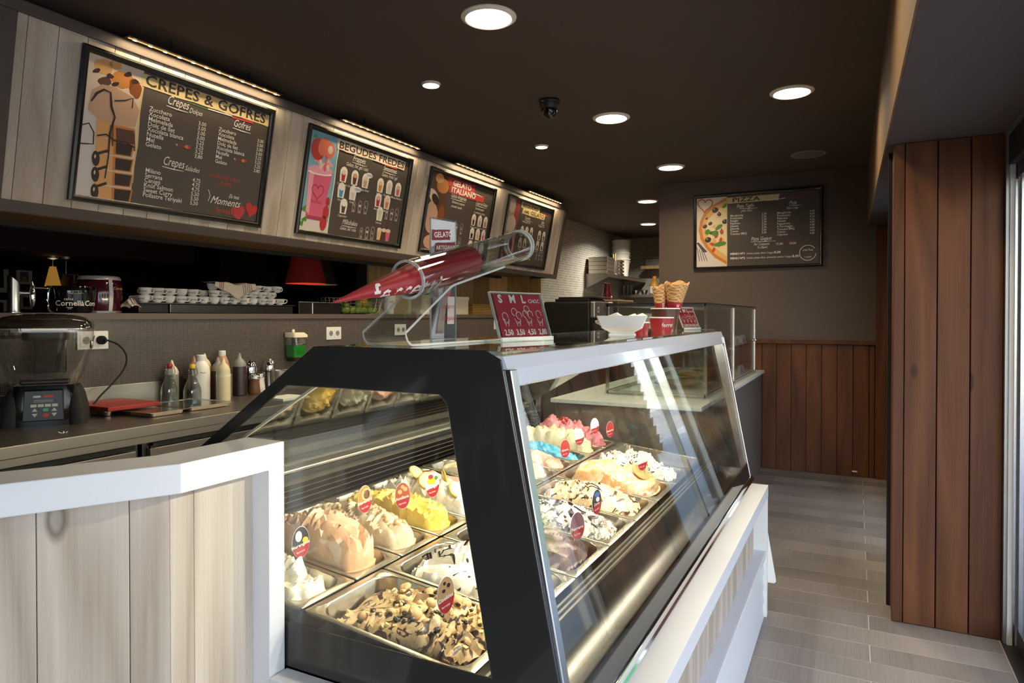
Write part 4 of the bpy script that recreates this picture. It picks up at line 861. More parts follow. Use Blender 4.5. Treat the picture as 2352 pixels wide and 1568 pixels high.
# markers: oval card on a clear two-prong pick
for n, h in dict(mk_passion='c98a3e', mk_nut='a8512c', mk_mango='e3c23a', mk_cookie='b58d66', mk_black='26242a', mk_blue='3d6fb0', mk_pale='dfe2e6', mk_berry='b03434', mk_purple='7a5160').items(): plain(n, h, .4)
def marker(label, loc, ztip, mat2, name, brand='ferretti', hh=.041, hw=.0235, rot=-.35, spot=None):
    """loc: centre of the oval; the picks run down to ztip"""
    t = thing('flavour_marker', label, 'label', loc, 0., 'oval flavour markers'); t.rotation_euler = (0, 0, rot)
    el = lambda k, r0=0: [(hw*k*math.cos(2*PI*i/28), hh*k*math.sin(2*PI*i/28)) for i in range(28)]
    # card stands in the local y-z plane and faces +x
    MB().prism(el(1.0), 'X', -.0008, .0008).build('card', 'mk_edge' if 'mk_edge' in MATS else 'paper', t, world=False)
    top = [p for p in el(.97)]; cut = -.002
    up = [(y, z) for y, z in top if z >= cut - y*.35]; lo_ = [(y, z) for y, z in top if z <= cut - y*.35]
    MB().add([(.0012, y, z) for y, z in top], [tuple(range(28))]).build('picture', mat2, t, world=False)
    low = sorted([(y, z) for y, z in el(.975) if z < cut + y*.45], key=lambda q: math.atan2(q[1], q[0]))
    if len(low) > 2: MB().add([(.0015, y, z) for y, z in low], [tuple(range(len(low)))]).build('red_field', 'red_print', t, world=False)
    pr = Print((0, 0, 0), (0, 1, 0), (0, 0, 1)); pr.text('print_white', name, 0, -.010, .0125*min(1, 6/len(name) + .25), 'CENTER', .0018, bold=.02, rot=.25); pr.text('print_white', brand, 0, -.026, .008, 'CENTER', .0018, rot=.25)
    if spot:
        for (yy, zz, r1, r2, mt) in spot: MB().add([(.0014, yy + r1*math.cos(2*PI*i/14), zz + r2*math.sin(2*PI*i/14)) for i in range(14)], [tuple(range(14))]).build('picture_detail', mt, t, world=False)
    m = MB()
    for q in pr.L.values(): m.add(q.v, q.f)
    m.build('lettering', 'print_white' if not spot else 'print_white', t, world=False, kind='stuff')
    L_ = loc[2] - ztip
    for s in (-.012, .012): MB().box(-.0010, .0010, s - .0016, s + .0016, -L_, -hh*.75).build('pick', 'acrylic', t, world=False)
glass('acrylic_b', 'eef2f2', .9, .07)
marker('oval marker in the off-white meringue gelato, cut by the white barrier', (-1.262, 1.282, .822), .735, 'mk_black', 'Merengada', spot=((-.006, .016, .009, .014, 'mk_pale'), (.012, .004, .008, .008, 'mk_mango')))
marker('oval Maracuyá marker with a passion fruit picture', (-1.285, 1.563, .861), .745, 'mk_passion', 'Maracuyà', spot=((.004, .014, .015, .018, 'print_cream'), (.005, .014, .011, .014, 'maroon_print')))
marker('oval marker with a hazelnut picture in front of the mango gelato', (-1.235, 1.680, .850), .745, 'mk_nut', 'Avellana', rot=-.75, spot=((-.008, .012, .007, .007, 'hazelnut'), (.008, .020, .007, .007, 'hazelnut'), (.0, .027, .006, .006, 'hazelnut')))
marker('oval Mango marker with yellow fruit', (-1.228, 1.833, .850), .75, 'mk_pale', 'Mango', rot=-.65, spot=((-.004, .012, .015, .012, 'mk_mango'), (-.006, .026, .009, .008, 'straw'), (.012, .022, .006, .007, 'leaf_print')))
marker('oval Cookies marker in the mini cookie gelato', (-.790, 1.230, .795), .69, 'mk_cookie', 'Cookies', spot=((-.006, .010, .005, .004, 'choc_bit'), (.007, .020, .005, .005, 'choc_bit'), (-.004, .026, .004, .004, 'choc_bit')))
marker('oval marker with a black and blue picture in the grey marbled gelato', (-.743, 2.057, .800), .69, 'mk_black', 'Oreo', spot=((.0, .024, .014, .008, 'mk_blue'), (.004, .008, .009, .008, 'mk_pale')))
marker('oval purple red marker in the dark chocolate gelato', (-.717, 1.822, .791), .69, 'mk_purple', 'Ferrero', rot=-.7)
marker('oval dark red marker in the rosy gelato', (-1.150, 2.772, .810), .74, 'mk_berry', 'Cirera', rot=-.8)
marker('slim white and red marker above the blue gelato', (-1.160, 2.971, .830), .74, 'mk_pale', 'Pitufo', rot=-1.1, hh=.040)
marker('white and red marker above the vanilla gelato', (-1.183, 3.244, .840), .745, 'mk_pale', 'Nata', rot=-.8)
marker('all red marker above the strawberry gelato', (-1.115, 3.285, .822), .745, 'mk_berry', 'Maduixa', rot=-.6)
marker('white and red marker between the biscuit gelato and the chip gelato', (-.786, 2.727, .800), .70, 'mk_pale', 'Cheesecake', rot=-.8)
# ---------------------------------------------------------------- things standing on the glass top of the case
TZ = 1.3336
plain('acrylic_edge', 'e6ecea', .15, spec=.6)
m_ = MATS['acrylic_edge'].node_tree.nodes['Principled BSDF']; m_.inputs['Alpha'].default_value = .42
def waffle_mat():
    m, nt, b = new_mat('waffle_cone'); N = nt.nodes; L = nt.links; b.inputs['Roughness'].default_value = .55
    tc = N.new('ShaderNodeTexCoord'); vals = []
    for rz in (.75, -.75):
        mp = N.new('ShaderNodeMapping'); mp.inputs['Rotation'].default_value = (rz, 0, 0); L.new(tc.outputs['Object'], mp.inputs[0])
        w = N.new('ShaderNodeTexWave'); w.bands_direction = 'Z'; w.inputs['Scale'].default_value = 26; L.new(mp.outputs[0], w.inputs[0]); vals.append(w)
    mx = N.new('ShaderNodeMath'); mx.operation = 'MAXIMUM'; L.new(vals[0].outputs['Fac'], mx.inputs[0]); L.new(vals[1].outputs['Fac'], mx.inputs[1])
    cr = N.new('ShaderNodeValToRGB'); cr.color_ramp.elements[0].color = (*lin('c98d4e'), 1); cr.color_ramp.elements[1].color = (*lin('e8bf86'), 1); cr.color_ramp.elements[0].position = .55; cr.color_ramp.elements[1].position = .95
    L.new(mx.outputs[0], cr.inputs[0]); L.new(cr.outputs[0], b.inputs['Base Color'])
    bp = N.new('ShaderNodeBump'); bp.inputs['Strength'].default_value = .6; bp.inputs['Distance'].default_value = .004; L.new(mx.outputs[0], bp.inputs['Height']); L.new(bp.outputs[0], b.inputs['Normal'])
waffle_mat()
plain('cone_paper', 'a5202c', .35); plain('brown_cup', '5a3a2c', .3); plain('cup_red', 'b8303a', .35); plain('cup_white', 'f2efe8', .4); plain('leaflet_pink', 'd8c9c6', .5); plain('leaflet_dark', '3a3330', .45); plain('leaflet_mid', '8a7a72', .45)
def price_sign(label, b0, ang, w, h, tilt):
    t = thing('price_sign', label, 'sign', (b0[0], b0[1], TZ), ang, 'red cone price signs')
    # local: y along the foot, x towards the reader, z up
    c, s = math.cos(tilt), math.sin(tilt)
    P = lambda y, k, n: (-k*s + n*c, y, .010 + k*c + n*s)
    def plate(mb, y0, y1, k0, k1, n0, n1):
        V = [P(y0,k0,n0), P(y1,k0,n0), P(y1,k1,n0), P(y0,k1,n0), P(y0,k0,n1), P(y1,k0,n1), P(y1,k1,n1), P(y0,k1,n1)]
        return mb.add(V, [(0,3,2,1),(4,5,6,7),(0,1,5,4),(1,2,6,5),(2,3,7,6),(3,0,4,7)])
    plate(MB(), 0, w, 0, h, .002, .004).build('front_plate', 'acrylic', t, world=False)
    plate(MB(), 0, w, 0, h, -.004, -.002).build('back_plate', 'acrylic', t, world=False)
    plate(MB(), w*.06, w*.96, h*.02, h*.97, -.0012, .0008).build('card', 'red_card', t, world=False)
    for y in (0, w - .002): plate(MB(), y, y + .002, 0, h, -.004, .004).build('edge', 'acrylic_edge', t, world=False)
    plate(MB(), 0, w, h, h + .002, -.004, .004).build('edge', 'acrylic_edge', t, world=False)
    MB().box(-.055, .010, 0, w, .0005, .0035).build('foot', 'acrylic', t, world=False); MB().box(.004, .010, 0, w, .0005, .012).build('foot_lip', 'acrylic_edge', t, world=False)
    pr = Print(P(0, 0, .0012), (0, 1, 0), (-s, 0, c))
    for st, x, sz in (('S', .17, .25), ('M', .40, .25), ('L', .61, .25), ('CHOC', .82, .125)): pr.text('print_white', st, x*w, h*.78, sz*h, 'CENTER', .0004, bold=.035 if sz > .2 else .02, sx=1.05)
    for x, st in ((.19, '2,50'), (.41, '3,50'), (.63, '4,50'), (.85, '2,80')): pr.text('print_white', st, x*w, h*.06, h*.175, 'CENTER', .0004, bold=.03, sx=.9)
    lw = h*.016
    for x, balls in ((.19, ((0, .47),)), (.41, ((-.03, .57), (.045, .49))), (.63, ((0, .63), (-.04, .52), (.05, .51))), (.85, ((0, .52),))):
        for dx, y in balls: pr.ring('print_white', (x + dx)*w, y*h, h*.085, lw, .0004, 16, -.4, 4.6)
        pr.line('print_white', [((x - .05)*w, h*.42), ((x - .015)*w, h*.25)], lw, .0004); pr.line('print_white', [((x + .06)*w, h*.42), ((x + .025)*w, h*.25)], lw, .0004)
        pr.line('print_white', [((x - .03)*w, h*.36), ((x + .04)*w, h*.30)], lw*.7, .0004); pr.line('print_white', [((x + .045)*w, h*.37), ((x - .02)*w, h*.30)], lw*.7, .0004)
    m = pr.L['print_white']; m.build('lettering', 'print_white', t, world=False, kind='stuff')
price_sign('large red price sign S M L CHOC on a clear easel beside the leaflet holder', (-.806, 1.509), -.257, .209, .124, .32)
price_sign('small red price sign behind the brown paper cup', (-.745, 3.285), -.45, .125, .105, .42)
# leaflet holder
t = thing('leaflet_holder', 'tall clear leaflet holder with a gelato artigianale sheet behind the cone tube', 'sign', (-1.004, 1.490, TZ), -.12)
MB().box(-.003, -.001, 0, .106, .004, .330).build('rear_plate', 'acrylic', t, world=False); MB().box(.001, .003, 0, .106, .004, .330).build('front_plate', 'acrylic', t, world=False)
MB().box(-.0005, .0005, .002, .104, .165, .326).build('upper_sheet', 'leaflet_pink', t, world=False); MB().box(-.0005, .0005, .002, .104, .008, .164).build('lower_sheet', 'leaflet_dark', t, world=False)
MB().box(-.030, .012, 0, .106, .0005, .004).build('foot', 'acrylic_edge', t, world=False)
for y in (0, .105): MB().box(-.003, .003, y, y + .0015, .004, .330).build('edge', 'acrylic_edge', t, world=False)
pr = Print((.0036, 0, 0), (0, 1, 0), (0, 0, 1))
pr.brush('maroon_print', .006, .078, .268, .296, .0, 6, .003, .008); pr.brush('maroon_print', .016, .100, .236, .262, .0, 6, .003, .008)
pr.text('print_white', 'GELATO', .012, .276, .020, h=.0004, bold=.02, rot=.12); pr.text('print_white', 'ARTIGIANALE', .020, .244, .0155, h=.0004, bold=.02, rot=.1)
for i, s in enumerate(('Diàriament preparem', 'artesanal i natural')): pr.text('leaflet_dark', s, .012, .215 - .022*i, .012, h=.0002, shear=.4)
pr.poly('leaflet_mid', [(.02,.02),(.05,.02),(.06,.09),(.09,.15),(.06,.15),(.035,.09)], .0); pr.poly('leaflet_pink', [(.065,.045),(.095,.045),(.098,.12),(.068,.12)], .0002); pr.poly('leaflet_mid', [(.005,.10),(.03,.11),(.028,.16),(.005,.155)], .0)
for i, s in enumerate(('Adelita', 'sempre', 'complau')): pr.text('print_red', s, .040, .120 - .032*i, .018, h=.0006, shear=.4)
m = MB(); mats = list(pr.L); idx = []
for i, k in enumerate(mats): m.add(pr.L[k].v, pr.L[k].f); idx += [i]*len(pr.L[k].f)
o = m.build('printed_artwork', None, t, world=False, kind='stuff')
for k in mats: o.data.materials.append(MATS[k])
for p, i in zip(o.data.polygons, idx): p.material_index = i
# clear cone holder: bent strip, sloping tube, stack of red paper cones
t = thing('cone_holder', 'clear acrylic holder with a sloping tube on a bent strip', 'holder', (-.92, 1.40, TZ))
prof = [(1.66, TZ + .003)] + [(1.235, TZ + .003)] + [(1.21 + .028*math.cos(a), TZ + .031 + .028*math.sin(a)) for a in [math.radians(d) for d in range(-80, -200, -20)]] + [(1.36, 1.468), (1.375, 1.474), (1.39, 1.478), (1.64, 1.5360)]
def ribbon(mb, pts, x0, x1, th):
    V = []; n = len(pts)
    for k, (y, z) in enumerate(pts):
        y0, z0 = pts[max(k-1, 0)]; y1, z1 = pts[min(k+1, n-1)]; l = math.hypot(y1-y0, z1-z0); ny, nz = -(z1-z0)/l*th/2, (y1-y0)/l*th/2
        V += [(x0, y+ny, z+nz), (x1, y+ny, z+nz), (x1, y-ny, z-nz), (x0, y-ny, z-nz)]
    F = []
    for k in range(n-1):
        for i in range(4): j = (i+1) % 4; F.append((4*k+i, 4*k+j, 4*k+4+j, 4*k+4+i))
    F += [(0,1,2,3), (4*n-1, 4*n-2, 4*n-3, 4*n-4)]
    return mb.add(V, F)
ribbon(MB(), prof, -.975, -.862, .005).build('bent_strip', 'acrylic', t, smooth=True)
for x in (-.9765, -.8605): ribbon(MB(), prof, x, x + .0015, .0052).build('strip_edge', 'acrylic_edge', t, smooth=True)
La, Ua = Vector((-.92, 1.272, 1.484)), Vector((-.92, 1.857, 1.618)); ax = (Ua - La).normalized()
def along(prof_, n, base=La):
    """lathe profile (r, distance along the sloping axis)"""
    up = Vector((0, -ax.z, ax.y)); sd = Vector((1, 0, 0)); V = []; F = []
    for r, dd in prof_:
        for i in range(n): a = 2*PI*i/n; V.append(base + ax*dd + sd*(r*math.cos(a)) + up*(r*math.sin(a)))
    for k in range(len(prof_) - 1):
        for i in range(n): j = (i+1) % n; F.append((k*n+i, k*n+j, (k+1)*n+j, (k+1)*n+i))
    return V, F
LT = (Ua - La).length
m = MB(); m.add(*along([(.0445, 0), (.0445, LT), (.0420, LT), (.0420, 0), (.0445, 0)], 40)); m.build('tube', 'acrylic', t, smooth=True)
for d, a, b in ((-.002, .0405, .0462), (LT - .004, .0405, .0480), (LT - .020, .0440, .0470)):
    m = MB(); m.add(*along([(a, d), (b, d), (b, d + .006), (a, d + .006), (a, d)], 40)); m.build('tube_rim', 'acrylic_edge', t, smooth=True)
tipd = -.262; endd = .285
cn = thing('cone_stack', 'stack of red paper cones lying in the sloping clear tube', 'paper cones', tuple(La + ax*.1))
m = MB(); pr_ = [(.0005, tipd), (.0385, endd - .235)]; m.add(*along(pr_, 36)); m.build('lowest_cone', 'cone_paper', cn, smooth=True)
for k in range(24):
    d0 = endd - .235 + .235*k/24; d1 = endd - .235 + .235*(k+1)/24
    m = MB(); m.add(*along([(.0372, d0), (.0392, d1 - .0012), (.0396, d1 - .0004), (.0385, d1)], 36)); m.build('cone_rim', 'cone_paper', cn, smooth=True)
m = MB(); m.add(*along([(.0385, endd), (.0365, endd), (.030, endd - .05), (.0005, endd - .25)], 36)); m.build('cone_inside', 'cup_white', cn, smooth=True)
# word on the lowest cone, wrapped round it
v, f = text2d('ferretti', .05, 'LEFT', 0, .008, 1.05); V = []
for a, b in v:
    dd = tipd + .120 + a*.075; rr = .0005 + (dd - tipd)/(endd - .235 - tipd)*.038 + .0006; th_ = -.75 + (b - .3)*.075/max(rr, .004)*1.0
    up = Vector((0, -ax.z, ax.y)); V.append(La + ax*dd + Vector((1,0,0))*(rr*math.cos(th_)) + up*(rr*math.sin(th_)))
MB().add(V, f).build('lettering', 'print_white', cn, kind='stuff')
# napkin bowl
t = thing('napkin_bowl', 'square white porcelain bowl on a narrow foot holding folded napkins', 'bowl', (-.745, 2.33, TZ), .28)
def sqring(h, z, r=.005): return [(p[0], p[1], z) for p in rrect(-h, h, -h, h, min(r, h*.4), 4)]
rings = [sqring(.048, 0), sqring(.048, .004), sqring(.042, .008), sqring(.048, .012), sqring(.070, .024), sqring(.088, .068), sqring(.084, .068), sqring(.066, .028), sqring(.02, .020)]
mb = MB(); n_ = len(rings[0]); mb.add([p for r in rings for p in r], [(k*n_+i, k*n_+(i+1) % n_, (k+1)*n_+(i+1) % n_, (k+1)*n_+i) for k in range(len(rings)-1) for i in range(n_)] + [tuple(range(n_))[::-1], tuple(range((len(rings)-1)*n_, len(rings)*n_))])
mb.build('bowl_body', 'porcelain', t, world=False)
for i, (x, y, a, tl) in enumerate(((.035, .025, .2, .15), (-.035, -.035, -.3, -.25), (.01, .0, .1, .1))):
    o = tag(MB().box(-.045, .045, -.03, .03, 0, .010).build('paper_napkin', 'paper', None, bevel=.003), 'folded white paper napkin in the square bowl, ' + ('topmost and sticking out', 'tucked at the side', 'lying in the middle')[i], 'napkin', 'napkins in the square bowl')
    o.location = (-.745 + x, 2.33 + y, TZ + .050); o.rotation_euler = (tl, -.35, a + .28)
def paper_cup(label, x, y, r0, r1, h, mat, name='paper_cup', text=None, grp='paper tubs on the case'):
    t = thing(name, label, 'paper cup', (x, y, TZ), group=grp)
    MB().lathe([(r0*.6, .002), (r0, 0), (r1, h), (r1*.965, h), (r0*.95, .006), (0.0005, .006)], 36, cap0=True, cap1=False).build('wall', mat, t, world=False, smooth=True)
    MB().lathe([(r1*.965, h - .001), (r1*1.03, h - .002), (r1*1.035, h + .002), (r1*.965, h + .003), (r1*.965, h - .001)], 36, cap0=False, cap1=False).build('rim', 'cup_white', t, world=False, smooth=True)
    if text:
        v, f = text2d(text[0], .05, 'CENTER', 0, .012); V = []
        for a, b in v:
            z = text[2] + b*text[1]; rr = r0 + (r1 - r0)*z/h + .0006; an = text[3] + a*text[1]/rr; V.append((rr*math.cos(an), rr*math.sin(an), z))
        MB().add(V, f).build('lettering', 'print_white', t, world=False, kind='stuff')
    return t
paper_cup('smallest red paper tub beside the napkin bowl', -.738, 2.535, .027, .034, .042, 'cup_red')
paper_cup('medium red paper tub with white lettering', -.725, 2.80, .041, .050, .060, 'cup_red', text=('ferretti', .024, .022, -.55))
paper_cup('large brown paper cup holding two wafer cones', -.765, 3.02, .050, .064, .100, 'brown_cup', text=('ferretti', .028, .045, -1.6))
for i, (dx, dy, tx, ty, lab, L_, rr) in enumerate(((-.022, .012, .02, -.03, 'pale rolled wafer cone in a red sleeve', .19, .036), (.020, .028, .08, .14, 'golden waffle cone flaring wide from a red sleeve', .205, .055))):
    c = thing('wafer_cone', lab + ' in the brown cup', 'ice cream cone', (-.765 + dx, 3.02 + dy, TZ + .012), group='cones in the brown cup'); c.rotation_euler = (tx, ty, 0)
    r1 = rr; n_ = 40
    prof_ = [(.008, .0)] + [(.008 + (r1 - .008)*k/8, L_*k/8) for k in range(1, 9)]
    mb = MB(); mb.lathe(prof_ + [(r1*.95, L_ - .001), (.006, .01)], n_, cap0=True, cap1=False)
    mb.v = [(x, y, z + (.006*math.sin(5*math.atan2(y, x)) + .008*math.cos(math.atan2(y, x) - 1.) if z > L_ - .002 else 0)) for x, y, z in mb.v]
    mb.build('wafer', 'waffle_cone', c, world=False, smooth=True)
    hs_ = L_*.60; MB().lathe([(.0095, -.002), (.008 + (r1 - .008)*.60 + .002, hs_)], n_, cap0=True, cap1=False).build('sleeve', 'cup_red', c, world=False, smooth=True)
    v, f = text2d('ferretti', .05, 'LEFT', 0, .012); V = []
    for a, b in v:
        z = .050 + a*.022; q = .0105 + (r1 - .008)*z/L_ + .0015; an = -1.0 + b*.022/q; V.append((q*math.cos(an), q*math.sin(an), z))
    MB().add(V, f).build('lettering', 'print_white', c, world=False, kind='stuff')
# ---------------------------------------------------------------- things on the steel worktop
WZ = .9502
plain('liquid_white', 'efece6', .5); plain('liquid_cream', 'dccfa8', .45); plain('liquid_dark', '2e2328', .4); plain('liquid_brown', '3c2a20', .4); plain('liquid_amber', 'b98a3c', .4); plain('liquid_grey', '8f8c88', .4); plain('liquid_pink', 'b98a78', .45)
plain('frosted', 'd9d6cc', .45); plain('sugar_brown', '6a4526', .6, noise=.4, nscale=300); plain('salt_white', 'e8e6e2', .6); plain('label_paper', 'e8e4dc', .6); plain('cap_red', 'b0282c', .4); plain('cap_yellow', 'e6c22e', .4); plain('green_soap', '1f9a2e', .15, spec=.6); plain('lcd', '4a4a32', .3); plain('key_grey', 'c9c4bc', .5); plain('key_green', '5fae78', .5); plain('key_red', 'd0402e', .5); plain('dark_panel', '1c1815', .35)
glass('clear_glass', 'eef1f0', .9, .06); glass('clear_water', 'dfe6e8', .9, .08); glass('clear_plastic', 'f1f0ef', .9, .09); glass('lid_smoke', 'b5b0ab', 1., .10)
# blender
B = thing('blender_machine', 'large black countertop blender under a clear rounded sound cover', 'blender', (-3.055, 1.640, WZ), -.60)
def loft(rings, closed=True):
    n = len(rings[0]); V = [p for r in rings for p in r]; F = [(k*n+i, k*n+(i+1) % n, (k+1)*n+(i+1) % n, (k+1)*n+i) for k in range(len(rings)-1) for i in range(n)]
    if closed: F += [tuple(range(n))[::-1], tuple(range((len(rings)-1)*n, len(rings)*n))]
    return V, F
def rr(hx, hy, r, z, cx=0., cy=0.): return [(p[0] + cx, p[1] + cy, z) for p in rrect(-hx, hx, -hy, hy, min(r, hx*.95, hy*.95), 5)]
def loft_obj(name, mat, rings, parent, closed=True, smooth=True):
    m = MB(); m.add(*loft(rings, closed)); return m.build(name, mat, parent, world=False, smooth=smooth)
loft_obj('base', 'black_gloss', [rr(.115, .125, .03, 0), rr(.115, .125, .03, .05), rr(.105, .115, .03, .13), rr(.10, .108, .03, .165)], B)
for s in (-1, 1): loft_obj('side_shell', 'black_rubber', [rr(.125, .036, .03, .0, .0, s*.118), rr(.122, .034, .03, .06, .0, s*.113), rr(.105, .028, .025, .12, .0, s*.106), rr(.085, .018, .015, .155, .0, s*.100)], B)
pn = loft_obj('control_panel', 'dark_panel', [[(.113, -.068, .028), (.113, .074, .028), (.123, .074, .022), (.123, -.068, .022)][::-1] if False else [(.120, -.070, .022), (.120, .076, .022), (.108, .070, .150), (.108, -.062, .150)], [(.130, -.068, .024), (.130, .074, .024), (.114, .068, .147), (.114, -.060, .147)]] if False else [[(.112, -.070, .020), (.112, .076, .020), (.104, .070, .150), (.104, -.064, .150)], [(.131, -.066, .026), (.131, .072, .026), (.117, .066, .144), (.117, -.060, .144)]], B, smooth=False)
def onp(y, z): return .131 - (z - .026)/(.144 - .026)*.014 + .0008
def key(name, mat, y0, y1, z0, z1):
    MB().add([(onp(y, z) + d, y, z) for d in (0, .0015) for y, z in ((y0,z0),(y1,z0),(y1,z1),(y0,z1))], [(0,3,2,1),(4,5,6,7),(0,1,5,4),(1,2,6,5),(2,3,7,6),(3,0,4,7)]).build(name, mat, pn, world=False)
key('display', 'lcd', -.030, .036, .098, .110); key('badge', 'key_grey', -.032, -.006, .118, .126); key('badge', 'key_red', .004, .036, .118, .126)
for k in range(4): key('button', 'key_grey', -.040 + .024*k, -.020 + .024*k, .080, .091)
key('button', 'key_green', .002, .020, .062, .074)
for s in (-1, 1):
    for up in (0, 1):
        yc = -.026 if s < 0 else .040; z0 = .062 if up else .054; pts = [(yc - .010, z0), (yc + .010, z0), (yc, z0 + (.014 if up else -.014))]
        MB().add([(onp(y, z) + .001, y, z) for y, z in pts], [(0, 1, 2)]).build('button', 'key_grey', pn, world=False)
MB().add([(onp(0, .048) + .001, .012 + .012*math.cos(2*PI*i/16), .046 + .008*math.sin(2*PI*i/16)) for i in range(16)], [tuple(range(16))]).build('button', 'key_red', pn, world=False)
loft_obj('sound_cover', 'clear_plastic', [rr(.108, .118, .05, .168), rr(.125, .140, .06, .22), rr(.142, .162, .07, .31), rr(.150, .174, .07, .375), rr(.150, .174, .07, .400)], B, False)
loft_obj('cover_lid', 'lid_smoke', [rr(.150, .174, .07, .400), rr(.146, .168, .07, .425), rr(.125, .140, .06, .446), rr(.08, .09, .05, .458), rr(.02, .02, .015, .461)], B, True)
loft_obj('jar', 'clear_plastic', [rr(.050, .050, .02, .172), rr(.062, .064, .025, .26), rr(.070, .074, .028, .350)], B, False)
loft_obj('jar_lid', 'black_plastic', [rr(.073, .077, .03, .350), rr(.075, .080, .03, .362), rr(.073, .077, .03, .385), rr(.05, .05, .02, .388)], B)
loft_obj('cover_hinge', 'black_plastic', [rr(.012, .060, .008, .200, -.135, 0), rr(.012, .060, .008, .36, -.150, 0)], B)
MB().box(.108, .135, -.075, .095, .172, .192).build('cover_handle', 'black_plastic', B, world=False, bevel=.006)
for s in (-1, 1): MB().lathe([(.014, -.005), (.018, 0), (.014, .006)], 16, (.06, s*.168, .33)).xf(Matrix.Translation((.06, s*.168, .33)) @ Matrix.Rotation(PI/2, 4, 'X') @ Matrix.Translation((-.06, -s*.168, -.33))).build('pivot', 'alu_matt', B, world=False, smooth=True)
# cord from the blender to the socket
pts = [(-3.238, 1.985, 1.285), (-3.20, 1.990, 1.285), (-3.17, 2.03, 1.26), (-3.16, 2.06, 1.21), (-3.165, 2.055, 1.15), (-3.17, 2.00, 1.08), (-3.15, 1.93, 1.03), (-3.10, 1.86, .995), (-3.06, 1.80, .985)]
def smoothpath(P, n=6):
    P = [Vector(p) for p in P]; out = []
    for k in range(len(P) - 1):
        p0, p1, p2, p3 = P[max(k-1, 0)], P[k], P[k+1], P[min(k+2, len(P)-1)]
        for i in range(n):
            t = i/n; out.append(.5*((2*p1) + (p2 - p0)*t + (2*p0 - 5*p1 + 4*p2 - p3)*t*t + (3*p1 - p0 - 3*p2 + p3)*t**3))
    return out + [P[-1]]
MB().tube(smoothpath(pts), .0042, 8).build('power_cord', 'black_rubber', B, True, smooth=True).parent = None
cord = bpy.data.objects['power_cord']; cord.location = (0, 0, 0); tag(cord, 'black power cord running from the white wall socket to the blender', 'cord')
# sockets on the mosaic wall
def socket(label, y, z, n=2, w=.066, plug=False):
    t = thing('wall_socket', label, 'socket', (-3.252, y, z), group='white wall sockets'); W_ = w*n + .016
    MB().box(0, .008, -W_/2, W_/2, -.044, .044).build('plate', 'white_plastic', t, world=False, bevel=.003)
    for k in range(n):
        yc = -W_/2 + .008 + w*(k + .5); R = Matrix.Translation((.0085, yc, 0)) @ Matrix.Rotation(PI/2, 4, 'Y')
        MB().box(.008, .010, yc - .028, yc + .028, -.030, .030).build('insert', 'white_plastic', t, world=False, bevel=.002)
        m = MB(); m.lathe([(.0215, .0), (.0215, .002), (.0185, .002), (.0185, -.001)], 24, cap0=False, cap1=False); m.xf(R); m.build('well_ring', 'white_soft', t, world=False, smooth=True)
        m = MB(); m.lathe([(.0, .0018), (.0182, .0018)], 24, cap0=False, cap1=False); m.xf(R); m.build('well', 'liquid_grey', t, world=False)
        for s in (-.0095, .0095): m = MB(); m.lathe([(.0024, .0015), (.0024, .0026)], 8); m.xf(Matrix.Translation((0, s, 0)) @ R); m.build('hole', 'black_plastic', t, world=False)
        if plug and k == n - 1:
            m = MB(); m.lathe([(.021, .002), (.021, .02), (.016, .03), (.009, .034), (.0055, .048)], 20); m.xf(R); m.build('plug', 'black_rubber', t, world=False, smooth=True)
socket('white double socket behind the blender with a black plug in it', 1.952, 1.285, 2, plug=True); socket('white double socket next to the soap dispenser', 3.62, 1.281); socket('white double socket behind the bent acrylic strip', 4.392, 1.292); socket('small white switch beside the notice sheet', 6.0, 1.311, 1)
n_ = thing('notice_sheet', 'white notice sheet on the dark wall beside the switch', 'notice', (-3.2515, 5.78, 1.31)); box('sheet', 'paper', 0, .001, -.07, .07, -.062, .062, n_, world=False)
pr = Print((.0012, -.07, -.062), (0, 1, 0), (0, 0, 1)); pr.disc('liquid_dark', .07, .112, .005, .0002)
for k in range(9): pr.line('liquid_grey', [(.015, .09 - .009*k), (.125 - .02*(k % 3), .09 - .009*k)], .0018, .0002)
m = MB()
for q in pr.L.values(): m.add(q.v, q.f)
m.build('printed_lines', 'liquid_grey', n_, world=False, kind='stuff')
# trays, board
def tray(label, x0, x1, y0, y1, h=.022, z=WZ):
    t = thing('steel_tray', label, 'tray', ((x0+x1)/2, (y0+y1)/2, z), group='shallow steel trays'); hx, hy = (x1-x0)/2, (y1-y0)/2
    loft_obj('shell', 'steel_pan', [rr(hx, hy, .012, h - .002), rr(hx, hy, .012, h), rr(hx - .012, hy - .012, .02, h), rr(hx - .016, hy - .016, .02, .003), rr(hx - .03, hy - .03, .02, .002)], t, True); return t
tray('shallow steel tray partly under the red board', -3.15, -2.760, 1.905, 2.105); tray('shallow steel tray carrying the two swing-top bottles', -3.09, -2.775, 2.112, 2.375); tray('steel tray hidden under the red cutting board', -3.20, -2.96, 1.83, 1.895, .026)
tag(MB().box(-3.215, -2.93, 1.825, 2.075, .9775, .998).build('cutting_board', 'red_board', None, bevel=.004), 'red plastic cutting board lying on steel trays', 'cutting board')
